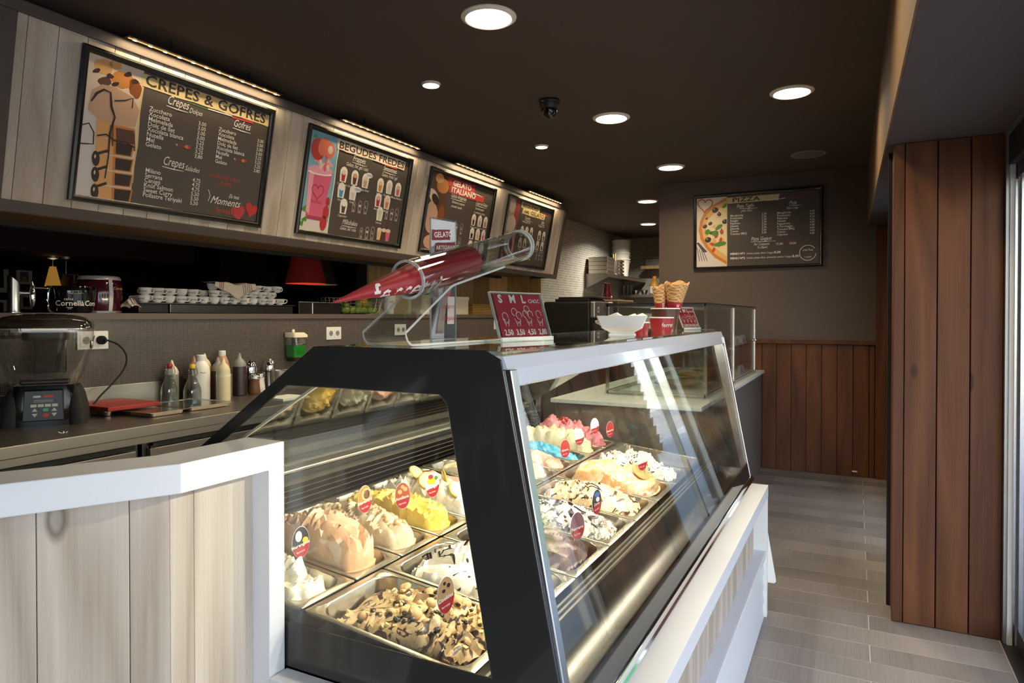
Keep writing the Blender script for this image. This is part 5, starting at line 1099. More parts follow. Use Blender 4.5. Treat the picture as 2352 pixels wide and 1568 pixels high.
# bottles
def bottle(name, label, cat, x, y, prof, mat, n=28, extra=None, grp=None):
    t = thing(name, label, cat, (x, y, WZ), group=grp); MB().lathe(prof, n).build('body', mat, t, world=False, smooth=True); return t
def swing(label, x, y, cap, fillz):
    zb = WZ + .003; t = thing('swing_top_bottle', label, 'bottle', (x, y, zb), group='clear swing-top bottles')
    out = [(.034, 0), (.040, .004), (.040, .085), (.037, .105), (.025, .135), (.0155, .158), (.0145, .185), (.0165, .188), (.0165, .196), (.013, .198)]
    MB().lathe(out + [(.0105, .197), (.012, .16), (.022, .135), (.0345, .104), (.0375, .085), (.0375, .006), (.001, .006)], 28, cap0=True, cap1=False).build('body', 'clear_glass', t, world=False, smooth=True)
    if fillz: MB().lathe([(.001, .0065), (.0370, .0065), (.0370, fillz), (.001, fillz)], 24, cap0=False, cap1=False).build('water', 'clear_water', t, world=False, smooth=True)
    MB().lathe([(.012, .196), (.0135, .199), (.0135, .212), (.0115, .216)], 20).build('stopper', cap, t, world=False, smooth=True); MB().lathe([(.0105, .190), (.0115, .198)], 16).build('gasket', 'cap_red', t, world=False)
    for s in (-1, 1): MB().tube(smoothpath([(0, s*.012, .206), (0, s*.020, .202), (.004, s*.024, .186), (.010, s*.021, .168), (0, s*.0165, .160)], 4), .0013, 6).build('wire', 'chrome', t, world=False, smooth=True)
swing('clear swing-top bottle with a red stopper', -2.985, 2.165, 'cap_red', 0); swing('clear swing-top bottle with a yellow stopper half full of water', -2.840, 2.180, 'cap_yellow', .04)
t = bottle('milk_bottle', 'tall opaque white plastic bottle with a ribbed cap', 'bottle', -3.085, 2.420, [(.040, 0), (.045, .005), (.045, .155), (.042, .180), (.030, .205), (.020, .215), (.020, .222)], 'liquid_white'); MB().lathe([(.022, .218), (.023, .220), (.023, .243), (.020, .246)], 24).build('cap', 'white_plastic', t, world=False, smooth=True)
pr = Print((0, 0, 0), (0, 1, 0), (0, 0, 1)); v, f = text2d('Macar', .05); MB().add([(.0456*math.cos(-.75 + a*.012/.045), .0456*math.sin(-.75 + a*.012/.045), .150 + b*.012) for a, b in v], f).build('lettering', 'liquid_dark', t, world=False, kind='stuff')
def squeeze(label, x, y, body, mat, tip='frosted', h=.150, r=.036, tilt=0., lab=False):
    t = thing('squeeze_bottle', label, 'squeeze bottle', (x, y, WZ), group='plastic squeeze bottles'); t.rotation_euler = (tilt, 0, 0)
    MB().lathe([(r*.9, 0), (r, .004), (r*.985, h*.5), (r, h), (r*.93, h + .014)], 28).build('body', mat, t, world=False, smooth=True)
    MB().lathe([(r*.96, h + .010), (r*.96, h + .024), (r*.70, h + .044), (r*.36, h + .056), (r*.22, h + .075), (r*.10, h + .085)], 24).build('nozzle', tip, t, world=False, smooth=True)
    if lab: MB().lathe([(r*1.012, h*.90), (r*1.012, h*.97)], 28, cap0=False, cap1=False).build('label_band', 'label_paper', t, world=False, smooth=True)
squeeze('squeeze bottle of cream coloured sauce with a paper band', -2.985, 2.478, 0, 'liquid_cream', 'liquid_cream', .145, .036, lab=True)
squeeze('squeeze bottle of dark syrup with a grey shoulder', -3.120, 2.700, 0, 'liquid_dark', 'liquid_grey', .155, .037, lab=False)
squeeze('squeeze bottle of dark syrup behind the cream one', -3.120, 2.555, 0, 'liquid_dark', 'liquid_grey', .140, .036)
squeeze('squeeze bottle of amber sauce with a bent yellow tip', -3.195, 2.530, 0, 'liquid_amber', 'liquid_cream', .160, .034)
squeeze('squeeze bottle with a black tip behind the swing-top bottles', -3.195, 2.330, 0, 'liquid_grey', 'frosted', .135, .034)
squeeze('squeeze bottle of pinkish sauce beside the white bottle', -3.185, 2.455, 0, 'liquid_pink', 'liquid_pink', .150, .030)
t = bottle('syrup_bottle', 'clear plastic bottle of brown syrup with a white screw cap', 'bottle', -3.195, 2.645, [(.036, 0), (.040, .005), (.040, .165), (.034, .195), (.022, .222), (.017, .228)], 'liquid_pink'); MB().lathe([(.019, .226), (.020, .228), (.020, .252), (.017, .255)], 20).build('cap', 'white_plastic', t, world=False, smooth=True)
t = bottle('sugar_shaker', 'small ribbed glass shaker of brown sugar with a steel lid', 'shaker', -3.085, 2.775, [(.030, 0), (.034, .006), (.030, .04), (.027, .075), (.029, .088)], 'sugar_brown', 16); MB().lathe([(.030, .088), (.031, .090), (.031, .104), (.026, .110), (.012, .113)], 24).build('lid', 'chrome', t, world=False, smooth=True)
t = bottle('salt_shaker', 'small glass shaker of white powder with a steel lid', 'shaker', -3.15, 2.870, [(.032, 0), (.036, .006), (.032, .04), (.026, .075), (.028, .088)], 'salt_white', 16); MB().lathe([(.029, .088), (.030, .090), (.030, .104), (.026, .110), (.012, .113)], 24).build('lid', 'chrome', t, world=False, smooth=True)
for lab, x, y, s in (('wide chrome shaker with a black spout', -3.188, 2.835, 1.), ('slim chrome shaker with a round knob', -3.190, 2.985, .9)):
    t = thing('chrome_shaker', lab, 'shaker', (x, y, WZ), group='chrome shakers'); MB().lathe([(.034*s, 0), (.038*s, .004), (.036*s, .11), (.039*s, .118)], 28).build('body', 'chrome', t, world=False, smooth=True); MB().lathe([(.039*s, .118), (.039*s, .150), (.034*s, .168), (.022*s, .182), (.012*s, .19)], 28).build('lid', 'chrome', t, world=False, smooth=True); MB().lathe([(.0385*s, .112), (.0395*s, .113), (.0395*s, .117), (.0385*s, .118)], 28, cap0=False, cap1=False).build('band', 'black_plastic', t, world=False); MB().sphere((.02*s, -.012, .182), .012*s, 12, 8).build('spout', 'black_plastic' if s == 1 else 'chrome', t, world=False, smooth=True)
t = thing('measuring_jug', 'frosted plastic measuring jug with a blue scale', 'jug', (-3.085, 2.965, WZ), -.5); glass('frost_jug', 'c9c6be', .5, .25, .35)
MB().lathe([(.036, 0), (.038, .003), (.047, .125), (.0455, .125), (.0365, .006), (.001, .006)], 28, cap0=True, cap1=False).build('body', 'frost_jug', t, world=False, smooth=True); MB().tube(smoothpath([(0, .045, .118), (0, .078, .112), (0, .080, .06), (0, .046, .045)], 5), .007, 8).build('handle', 'frosted', t, world=False, smooth=True); MB().box(.040, .0445, -.004, .004, .02, .105).build('scale', 'mk_blue', t, world=False)
# green soap dispenser on the wall
t = thing('soap_dispenser', 'wall soap dispenser with a cream lid and green liquid', 'soap dispenser', (-3.252, 3.215, 1.10))
loft_obj('tank', 'clear_plastic', [rr(.045, .050, .02, .035, .048, 0), rr(.048, .054, .02, .06, .050, 0), rr(.050, .057, .02, .165, .052, 0)], t); loft_obj('liquid', 'green_soap', [rr(.041, .046, .018, .038, .048, 0), rr(.044, .050, .018, .06, .050, 0), rr(.045, .052, .018, .112, .051, 0)], t)
loft_obj('lid', 'cream_plastic', [rr(.052, .060, .02, .165, .054, 0), rr(.052, .060, .02, .180, .054, 0), rr(.050, .045, .02, .196, .052, -.012)], t); loft_obj('spout', 'black_plastic', [rr(.03, .03, .01, .012, .04, 0), rr(.042, .048, .01, .035, .048, 0)], t)
MB().lathe([(.002, -.003), (.011, -.003), (.011, .003), (.002, .003)], 16).xf(Matrix.Translation((.05, -.02, .206)) @ Matrix.Rotation(PI/2, 4, 'Y')).build('knob', 'cream_plastic', t, world=False, smooth=True)
t = thing('paper_pile', 'short pile of white sheets on the worktop edge', 'papers', (-2.765, 2.715, WZ)); 
for k in range(3): MB().box(-.09 + .006*k, .07, -.10, .10 - .008*k, .004*k, .004*k + .0036).build('sheet', 'paper', t, world=False)
m = MB()
for k in range(5): a = 2*PI*k/5; m.add([(0, 0, .001), (.012*math.cos(a - .3), .012*math.sin(a - .3), .003), (.018*math.cos(a), .018*math.sin(a), .009), (.012*math.cos(a + .3), .012*math.sin(a + .3), .003)], [(0, 1, 2, 3)])
o = m.build('paper_scrap', 'paper'); o.location = (-2.70, 1.508, WZ + .0002); tag(o, 'tiny star shaped white scrap lying on the steel worktop', 'scrap')
# ---------------------------------------------------------------- bar shelf: tap, display cups, coffee machine top with cups, basket
SZ = 1.4153
plain('maroon_gloss', '4a0f20', .10, spec=.6, coat=.5); plain('silver_plastic', 'c9c9c8', .3, .3); plain('machine_steel', '5a5653', .3, 1.); plain('cloth', 'e9ddc9', .85, bump=.2, bscale=300); plain('cloth_red', '9a4040', .85); plain('cloth_blue', '6a7498', .85); plain('lime', '7f9a2e', .4, noise=.15, nscale=60); plain('lemon', 'd9a92c', .4, noise=.08, nscale=60); plain('beige_box', 'd6bd94', .6); plain('cream_box', 'e6dcc6', .6); plain('rattan', 'a8823f', .7, noise=.3, nscale=90, bump=.6, bscale=120)
t = thing('beer_tap', 'chrome beer tap column with a cut-off top and lever', 'tap', (-3.45, 1.715, SZ))
m = MB(); m.lathe([(.024, 0), (.024, .13)], 28); m.v = [(x, y, z + (.018 - y*1.0 if z > .1 else 0)) for x, y, z in m.v]; m.build('column', 'steel', t, world=False, smooth=True)
MB().tube([(.010, .018, .093), (.020, .055, .093)], [.014, .010], 14).build('arm', 'chrome', t, world=False, smooth=True); MB().lathe([(.006, .03), (.012, .045), (.014, .075), (.014, .105), (.009, .115), (.011, .125), (.004, .14), (.003, .148)], 16, (.024, .066, 0)).build('tap_body', 'chrome', t, world=False, smooth=True); MB().tube([(.024, .066, .118), (.024, .105, .118), (.024, .135, .117)], [.004, .006, .004], 10).build('lever', 'chrome', t, world=False, smooth=True)
MB().lathe([(.034, 0), (.034, .004), (.026, .008)], 28).build('flange', 'chrome', t, world=False, smooth=True)
def wrap_text(s, size, r_of, z0, a0, align='CENTER', bold=.01, shear=0.):
    v, f = text2d(s, size, align, shear, bold); V = []
    for a, b in v: z = z0 + b*size; q = r_of(z) + .0008; V.append((q*math.cos(a0 + a*size/q), q*math.sin(a0 + a*size/q), z))
    return V, f
t = thing('giant_cup', 'oversized glossy black cup with white lettering on the bar shelf', 'cup', (-3.47, 1.982, SZ)); rc = lambda z: .088 + .018*(z/.13)**.6
MB().lathe([(.075, 0), (.088, .004)] + [(rc(z), z) for z in (.02, .05, .09, .128)] + [(.104, .132), (.100, .130), (.09, .05), (.001, .04)], 44, cap0=True, cap1=False).build('body', 'black_gloss', t, world=False, smooth=True)
for st, sz, z, a, b in (('cafès', .020, .062, -.64, .0), ('Cornellà', .036, .036, -.60, .012), ('Cornellà', .036, .036, .70, .012)): MB().add(*wrap_text(st, sz, rc, z, a, bold=b)).build('lettering', 'print_white', t, world=False, kind='stuff')
for k, (w, z) in enumerate(((.28, .026), (.16, .020))): MB().add([(rc(z)*math.cos(-.60 + w*(i/6 - .5)) + (.0008), (rc(z) + .0008)*math.sin(-.60 + w*(i/6 - .5)), z + d) for d in (0, .002) for i in range(7)], [(i, i+1, i+8, i+7) for i in range(6)]).build('underline', 'print_white', t, world=False)
MB().tube(smoothpath([(.02, -.103, .125), (.02, -.118, .11), (.02, -.118, .02), (.02, -.095, .005)], 4), .006, 8).build('handle', 'chrome', t, world=False, smooth=True)
t = thing('coffee_drum', 'glossy maroon drum with silver bands and gold lettering', 'canister', (-3.60, 2.200, SZ)); rd = lambda z: .100 + .010*math.sin(PI*min(1, max(0, z/.19)))
MB().lathe([(.095, .012)] + [(rd(z), z) for z in (.014, .05, .10, .15, .175)] + [(.098, .180)], 44).build('body', 'maroon_gloss', t, world=False, smooth=True); MB().lathe([(.092, .0), (.104, .002), (.104, .012), (.098, .014)], 44).build('base_ring', 'silver_plastic', t, world=False, smooth=True); MB().lathe([(.1015, .176), (.102, .182), (.094, .196), (.075, .200), (.03, .201)], 44).build('lid', 'silver_plastic', t, world=False, smooth=True)
for a in (-.05, 2.05, 4.2): MB().add([((rd(z) + .003)*math.cos(a + d), (rd(z) + .003)*math.sin(a + d), z) for z in (.012, .05, .10, .15, .178) for d in (-.09, .09)], [(2*k, 2*k+1, 2*k+3, 2*k+2) for k in range(4)]).build('band', 'silver_plastic', t, world=False, smooth=True)
for a in (-1.1, .42): MB().add(*wrap_text('Cornella', .022, rd, .125, a, bold=.006)).build('lettering', 'print_cream', t, world=False, kind='stuff')
# coffee machine top
t = thing('coffee_machine', 'long dark steel coffee machine with a cup tray on top', 'coffee machine', (-3.62, 2.88, SZ))
box('body', 'machine_steel', -3.80, -3.44, 2.50, 3.43, SZ, SZ + .055, t, bevel=.004); box('side_casing', 'black_plastic', -3.80, -3.45, 2.32, 2.498, SZ, SZ + .055, t, bevel=.004); box('cup_tray', 'steel_dark', -3.81, -3.43, 2.315, 3.44, SZ + .055, SZ + .0595, t)
CZ = SZ + .060; random.seed(31)
def make_cup():
    t = thing('espresso_cup', '', 'cup', (0, 0, 0)); rp = lambda z: .021 + .0125*min(1, z/.03)**.7
    MB().lathe([(.0175, 0), (.0185, .003)] + [(rp(z), z) for z in (.008, .016, .028, .038)] + [(.0345, .0405), (.0320, .0395), (.026, .012), (.0005, .008)], 26, cap0=True, cap1=False).build('bowl', 'porcelain', t, world=False, smooth=True)
    MB().tube(smoothpath([(0, .031, .034), (0, .046, .035), (0, .050, .024), (0, .040, .013), (0, .027, .011)], 4), .0032, 8).build('handle', 'porcelain', t, world=False, smooth=True)
    MB().add(*wrap_text('ferretti', .0165, rp, .0165, .0, bold=.006)).build('lettering', 'liquid_dark', t, world=False, kind='stuff')
    return t
cup0 = make_cup(); first = [True]
def put_cup(x, y, z, rz, lab, tilt=0.):
    c = cup0 if first[0] else copy_tree(cup0); first[0] = False; c.location = (x, y, z); c.rotation_euler = (tilt, 0, rz); tag(c, lab, 'cup', 'lettered cups on the coffee machine')
for k in range(14): put_cup(-3.475 + random.uniform(-.004, .004), 2.372 + .0745*k, CZ, -.55 + random.uniform(-.9, .5) + (PI if k % 4 == 2 else 0), 'white lettered espresso cup standing directly on the front of the machine tray')
for k in range(13): put_cup(-3.562, 2.40 + .0745*k, CZ, random.uniform(-2, 3), 'white lettered espresso cup in the rear row on the machine tray')
for k in range(13):
    if k != 5: put_cup(-3.480, 2.378 + .0745*k, CZ + .0415, -.5 + random.uniform(-.8, .6) + (PI if k % 5 == 3 else 0), 'white lettered espresso cup stacked as second layer on the machine')
for k in range(12): put_cup(-3.562, 2.44 + .0745*k, CZ + .0415, random.uniform(-2, 3), 'white lettered espresso cup stacked in the rear second layer')
for k in range(7): put_cup(-3.50, 2.83 + .085*k, CZ + .083, -.6 + random.uniform(-1., .6) + (2.4 if k < 4 else 0), 'white lettered espresso cup on the top layer of the stack', random.uniform(-.10, .10))
# tea towels: one hangs over the cups, one lies at the end of the tray
def towel(label, fn, nx, ny, stripes):
    t = thing('tea_towel', label, 'towel', fn(.5, .5), group='striped tea towels'); m = MB(); m.grid(nx, ny, fn); o = m.build('cloth', 'cloth', t, smooth=True); s = o.modifiers.new('thick', 'SOLIDIFY'); s.thickness = .0022
    for a, w, mt in stripes:
        q = MB(); q.grid(2, ny, lambda i, j: tuple(Vector(fn(a + w*i, j)) + Vector((.0022, 0, .0016)))); q.build('stripe', mt, t, smooth=True)
def f1(a, b):
    y = 2.80 + .30*a; d = b; front = max(0., d - .35); wob = .006*math.sin(9*a) + .004*math.sin(17*a + 2)
    side = 1 - abs(a - .52)*1.55; L_ = .075*max(.06, side) + .012
    x = -3.56 + .125*min(1, d/.35) + .010*front; z = CZ + .130 + wob - L_*front*1.6
    return (x, y + .04*front*(a - .5), z)
towel('cream tea towel with red and blue stripes hanging over the cups', f1, 22, 14, ((.10, .012, 'cloth_red'), (.14, .012, 'cloth_red'), (.18, .012, 'cloth_red'), (.66, .012, 'cloth_blue'), (.71, .012, 'cloth_red'), (.76, .012, 'cloth_blue'), (.81, .012, 'cloth_blue'), (.86, .010, 'cloth_red')))
def f2(a, b): return (-3.74 + .24*b, 2.205 + .10*a + .012*math.sin(7*b), SZ + .010 + .06*max(0, math.sin(PI*b))*math.sin(PI*min(1, a*1.1)) + .012*math.sin(11*a + 4*b)**2)
towel('crumpled striped tea towel beside the left end of the cup tray', lambda a, b: (-3.47 + .0*a + .10*(b - .5), 2.262 + .055*a, SZ + .004 + .075*math.sin(PI*(.15 + .7*b))*(.5 + .5*math.sin(2.2*a + .6)) + .006*math.sin(14*b)), 14, 14, ((.25, .08, 'cloth_blue'), (.50, .08, 'cloth_red'), (.72, .08, 'cloth_blue')))
t = thing('metal_box', 'low dark steel box with a rim between the machine and the basket', 'box', (-3.58, 3.69, SZ)); box('body', 'machine_steel', -3.74, -3.43, 3.475, 3.90, SZ, SZ + .080, t, bevel=.003); box('rim', 'steel', -3.75, -3.42, 3.465, 3.91, SZ + .080, SZ + .086, t, bevel=.002); box('side_seam', 'white_soft', -3.43, -3.427, 3.60, 3.608, SZ + .002, SZ + .080, t)
# wire basket with limes
BXc, BYc = -3.58, 4.215; t = thing('wire_basket', 'round-cornered wire basket holding limes', 'basket', (BXc, BYc, SZ))
def bring(hx, hy, z): return [(BXc + p[0], BYc + p[1], z) for p in rrect(-hx, hx, -hy, hy, .06, 5)]
for k in range(6):
    z = SZ + .012 + .024*k; g = .78 + .22*(k/5)**.6; ring = bring(.15*g, .245*g, z); MB().tube(ring + [ring[0], ring[1]], .0022 if k < 5 else .0035, 5, False).build('wire_ring', 'alu_matt', t, smooth=True)
N_ = 30; top = bring(.15, .245, SZ + .134)
for i in range(0, len(top)):
    pass
peri = []
for s in range(N_):
    u = s/N_*4; side = int(u); f_ = u - side; hx, hy = .15, .245
    p = [(-hx + 2*hx*f_, -hy), (hx, -hy + 2*hy*f_), (hx - 2*hx*f_, hy), (-hx, hy - 2*hy*f_)][side]; peri.append(p)
for p in peri: MB().tube(smoothpath([(BXc + p[0], BYc + p[1], SZ + .134), (BXc + p[0]*.93, BYc + p[1]*.93, SZ + .06), (BXc + p[0]*.84, BYc + p[1]*.84, SZ + .016), (BXc + p[0]*.70, BYc + p[1]*.70, SZ + .004), (BXc + p[0]*.3, BYc + p[1]*.3, SZ + .004)], 3), .0018, 5).build('wire', 'alu_matt', t, smooth=True)
random.seed(3); limes = [(-3.50, 4.03, .034), (-3.49, 4.10, .034), (-3.50, 4.17, .034), (-3.50, 4.24, .034), (-3.50, 4.31, .034), (-3.51, 4.38, .034), (-3.57, 4.14, .034), (-3.57, 4.28, .034), (-3.52, 4.205, .082), (-3.53, 4.345, .080), (-3.53, 4.07, .070)]
for k, (x, y, z) in enumerate(limes):
    m = MB(); m.sphere((0, 0, 0), .030, 16, 10, 1.); m.v = [(a*1.18 if abs(a) > .0 else a, b, c) for a, b, c in m.v]; o = m.build('lime_fruit', 'lime', None, smooth=True); o.location = (x, y, SZ + z); o.rotation_euler = (0, random.uniform(-.4, .4), random.uniform(0, 3)); tag(o, 'green lime lying in the wire basket', 'lime', 'limes in the wire basket')
    if k == 0: lime0 = o
m = MB(); m.sphere((0, 0, 0), .034, 16, 10); m.v = [(a*1.2, b, c) for a, b, c in m.v]; o = m.build('lemon_fruit', 'lemon', None, smooth=True); o.location = (-3.52, 4.272, SZ + .098); o.rotation_euler = (0, .2, 1.3); tag(o, 'orange yellow lemon on top of the limes', 'lemon')
t = thing('paper_coffee_cup', 'tall white goblet shaped cup with a small print behind the acrylic strip', 'cup', (-3.50, 4.575, SZ)); MB().lathe([(.042, 0), (.044, .004), (.040, .03), (.046, .048), (.056, .06), (.062, .165), (.064, .170), (.058, .170), (.05, .06), (.001, .05)], 32, cap0=True, cap1=False).build('body', 'porcelain', t, world=False, smooth=True); MB().add(*wrap_text('café', .022, lambda z: .0605, .10, -.6)).build('lettering', 'liquid_grey', t, world=False, kind='stuff')
t = thing('beige_carton', 'beige carton standing behind the goblet cup', 'box', (-3.60, 4.78, SZ)); box('carton', 'beige_box', -3.75, -3.56, 4.52, 4.985, SZ, SZ + .185, t, bevel=.003); box('flap_edge', 'cream_box', -3.56, -3.557, 4.93, 4.97, SZ, SZ + .185, t)
t = thing('cream_carton', 'wide cream carton between the beige one and the leaflet holder', 'box', (-3.58, 5.4, SZ)); MB().prism([(4.995, SZ), (5.83, SZ), (5.83, SZ + .165), (5.02, SZ + .180)], 'X', -3.73, -3.47).build('carton', 'cream_box', t, bevel=.003); box('carton_lid', 'white_soft', -3.735, -3.465, 5.30, 5.835, SZ + .150, SZ + .176, t)
t = thing('rattan_basket', 'low woven rattan basket at the end of the bar shelf', 'basket', (-3.58, 6.12, SZ))
for k in range(6): box('woven_band', 'rattan', -3.70 - .003*(k % 2), -3.46 + .003*(k % 2), 5.90 - .003*(k % 2), 6.34 + .003*(k % 2), SZ + .0185*k, SZ + .0185*k + .0178, t, bevel=.006)
# ---------------------------------------------------------------- dim dining room seen through the opening
plain('shade_cream', 'd8b878', .8, emit='ffb84a', emis=.18); plain('shade_red', '9a2422', .8, emit='b03020', emis=.03); plain('shade_brown', '5a4430', .8); plain('picture_white', 'ece4d6', .6); plain('picture_teal', '4f7474', .6); plain('picture_skin', 'a8682e', .6); plain('picture_gold', 'b98a34', .6); plain('sign_red', '7a1f1c', .6); emitter('bulb_warm', 'ffd08a', 5.)
def pendant(label, x, y, ztop, r0, r1, h, mat, lit, grp, zc=2.42):
    t = thing('pendant_lamp', label, 'pendant lamp', (x, y, zc), group=grp); MB().lathe([(r0, 0), (r0 + .002, -.002), (r1, -h), (r1 - .004, -h), (r0 - .004, -.004)], 32, (x, y, ztop), False, False).build('shade', mat, t, smooth=True)
    MB().tube([(x, y, ztop), (x, y, zc)], .004, 8).build('cord', 'alu_matt', t, smooth=True); MB().lathe([(.04, 0), (.04, -.02), (.01, -.03)], 20, (x, y, zc)).build('ceiling_rose', 'alu_matt', t, smooth=True)
    if lit:
        MB().sphere((x, y, ztop - h*.75), .03, 12, 8).build('bulb', 'bulb_warm', t, smooth=True)
        l = bpy.data.lights.new('pendant_glow', 'POINT'); l.energy = lit; l.color = (1, .75, .4); l.shadow_soft_size = .03; o = bpy.data.objects.new('pendant_glow', l); COL.objects.link(o); o.parent = t; o.location = (0, 0, ztop - h*.62 - zc)
pendant('cream cone pendant lamp glowing above the black cup', -6., 3.278, 1.816, .022, .060, .165, 'shade_cream', 6., 'cone pendants in the dining room', 1.905)
pendant('unlit brown cone pendant lamp beside the cream one', -6., 3.385, 1.76, .022, .055, .12, 'shade_brown', 0, 'cone pendants in the dining room', 1.905)
pendant('red drum pendant lamp above the metal box', -4.6, 4.75, 1.995, .115, .185, .29, 'shade_red', 4., 'drum pendants in the dining room')
pendant('brown drum pendant lamp next to the red one', -4.85, 5.22, 2.01, .10, .165, .29, 'shade_brown', 2.5, 'drum pendants in the dining room')
def picture(label, y0, y1, z0, z1, art):
    t = thing('framed_picture', label, 'picture', (-8.19, (y0+y1)/2, z0), group='pictures on the dining room wall'); x = -8.19
    MB().ringprism([(y0,z0),(y1,z0),(y1,z1),(y0,z1)], [(y0+.012,z0+.012),(y1-.012,z0+.012),(y1-.012,z1-.012),(y0+.012,z1-.012)], 'X', x, x + .02).build('frame', 'picture_white', t); box('mount', 'picture_white', x, x + .006, y0 + .012, y1 - .012, z0 + .012, z1 - .012, t)
    w, h = y1 - y0, z1 - z0; box('print', art, x + .006, x + .008, y0 + w*.25, y1 - w*.2, z0 + h*.16, z1 - h*.16, t)
    return t
picture('large framed picture beside the beer tap', 3.80, 4.014, 1.655, 1.975, 'dark_paint')
t = picture('small framed picture of a figure in a golden robe and red hat', 4.092, 4.248, 1.754, 1.914, 'picture_teal'); x = -8.181
MB().prism([(4.145,1.78),(4.20,1.78),(4.195,1.83),(4.175,1.85),(4.155,1.83)], 'X', x, x + .001).build('robe', 'picture_gold', t); MB().lathe([(.0, 0), (.014, 0)], 12, cap0=False, cap1=False).xf(Matrix.Translation((x + .001, 4.172, 1.868)) @ Matrix.Rotation(PI/2, 4, 'Y')).build('hat', 'sign_red', t)
picture('framed picture low behind the tap column', 3.80, 4.008, 1.40, 1.575, 'dark_paint'); picture('framed picture low beside the tap lever', 4.129, 4.251, 1.478, 1.635, 'dark_paint')
t = thing('fire_sign', 'small red fire extinguisher sign on the dark wall', 'sign', (-7.995, 4.59, 1.74)); x = -7.998; box('plate', 'picture_white', x, x + .004, 4.547, 4.645, 1.745, 1.880, t); box('red_field', 'sign_red', x + .004, x + .005, 4.553, 4.639, 1.792, 1.875, t); box('extinguisher', 'picture_white', x + .005, x + .006, 4.588, 4.606, 1.800, 1.860, t); box('extinguisher_neck', 'picture_white', x + .005, x + .006, 4.592, 4.602, 1.860, 1.868, t); box('text_bar', 'sign_red', x + .004, x + .005, 4.555, 4.637, 1.752, 1.782, t)
# ---------------------------------------------------------------- pizza counter and its glass display
pc = thing('pizza_counter', 'grey stone counter with a white top reaching the back wall', 'counter', (-1.2, 5.2, 0))
box('stone_front', 'stone_dark', -1.62, -.77, 3.75, 6.550, 0, .880, pc); box('white_top', 'white_lacquer', -1.64, -.742, 3.72, 6.552, .880, .905, pc, bevel=.003)
gd = thing('glass_counter_display', 'chrome framed glass box display standing on the white counter top', 'display case', (-1.1, 5.2, .905))
X0, X1, Y0, Y1, Z0, Z1 = -1.42, -.80, 4.13, 6.30, .906, 1.475
for x in (X0, X1):
    for y in (Y0, Y1): box('post', 'aluminium', x - .009, x + .009, y - .009, y + .009, Z0, Z1, gd)
box('post', 'aluminium', X1 - .009, X1 + .009, 5.14, 5.158, Z0, Z1, gd)
for x in (X0, X1): box('rail', 'aluminium', x - .009, x + .009, Y0, Y1, Z1 - .014, Z1, gd); box('rail', 'aluminium', x - .009, x + .009, Y0, Y1, Z0, Z0 + .02, gd)
for y in (Y0, Y1): box('rail', 'aluminium', X0, X1, y - .009, y + .009, Z1 - .014, Z1, gd); box('rail', 'aluminium', X0, X1, y - .009, y + .009, Z0, Z0 + .02, gd)
box('top_edge', 'black_plastic', X0 - .012, X1 + .002, Y0 - .012, Y0 + .01, Z1, Z1 + .006, gd); box('top_edge', 'black_plastic', X1 - .012, X1 + .012, Y0, Y1, Z1, Z1 + .006, gd)
box('side_pane', 'pane', X1 - .003, X1 + .003, Y0 + .009, 5.14, Z0 + .02, Z1 - .014, gd); box('side_pane', 'pane', X1 - .003, X1 + .003, 5.158, Y1 - .009, Z0 + .02, Z1 - .014, gd); box('near_pane', 'pane', X0 + .009, X1 - .009, Y0 - .003, Y0 + .003, Z0 + .02, Z1 - .014, gd); box('far_pane', 'pane', X0 + .009, X1 - .009, Y1 - .003, Y1 + .003, Z0 + .02, Z1 - .014, gd); box('top_pane', 'pane', X0, X1, Y0, Y1, Z1 - .001, Z1 + .004, gd)
box('glass_shelf', 'pane', X0 + .02, X1 - .012, Y0 + .02, Y1 - .02, 1.165, 1.172, gd); box('shelf_rail', 'aluminium', X1 - .02, X1 - .011, Y0 + .02, Y1 - .02, 1.158, 1.165, gd)
MB().sphere((X1 + .012, Y1 - .02, 1.19), .014, 10, 8).build('knob', 'chrome', gd, smooth=True)
plain('pizza_crust', 'c89458', .6, noise=.3, nscale=30); plain('wood_tray', 'b58a52', .55)
for k, (x, y, z) in enumerate(((-1.1, 4.75, 1.173), (-1.1, 5.45, 1.173), (-1.1, 4.7, .928), (-1.1, 5.4, .928), (-1.1, 5.95, .928))):
    t = thing('pizza_tray', 'round tray of pizza inside the glass counter display', 'pizza', (x, y, z), group='pizzas in the counter display'); MB().lathe([(.15, 0), (.165, .004), (.165, .01), (.15, .008)], 30).build('tray', 'steel_dark', t, world=False, smooth=True); MB().lathe([(.148, .009), (.150, .020), (.135, .022), (.12, .017), (.001, .018)], 30, cap0=True, cap1=False).build('pizza', 'pizza_crust', t, world=False, smooth=True)
for k, (y, z) in enumerate(((5.52, 1.173), (5.85, 1.173), (5.30, .928), (5.75, .928))):
    t = thing('price_card', 'white folded price card leaning by the display glass', 'card', (-.845, y, z), group='price cards in the counter display'); MB().prism([(0, 0), (.028, .0), (.012, .07), (.008, .07)], 'Y', -.12, .12).build('card', 'paper', t, world=False); MB().add([(.0288 - .016*(z_/.07) , y_, z_) for z_ in (.012, .055) for y_ in (-.04, .02)], [(0, 1, 3, 2)]).build('print', 'mk_blue', t, world=False)
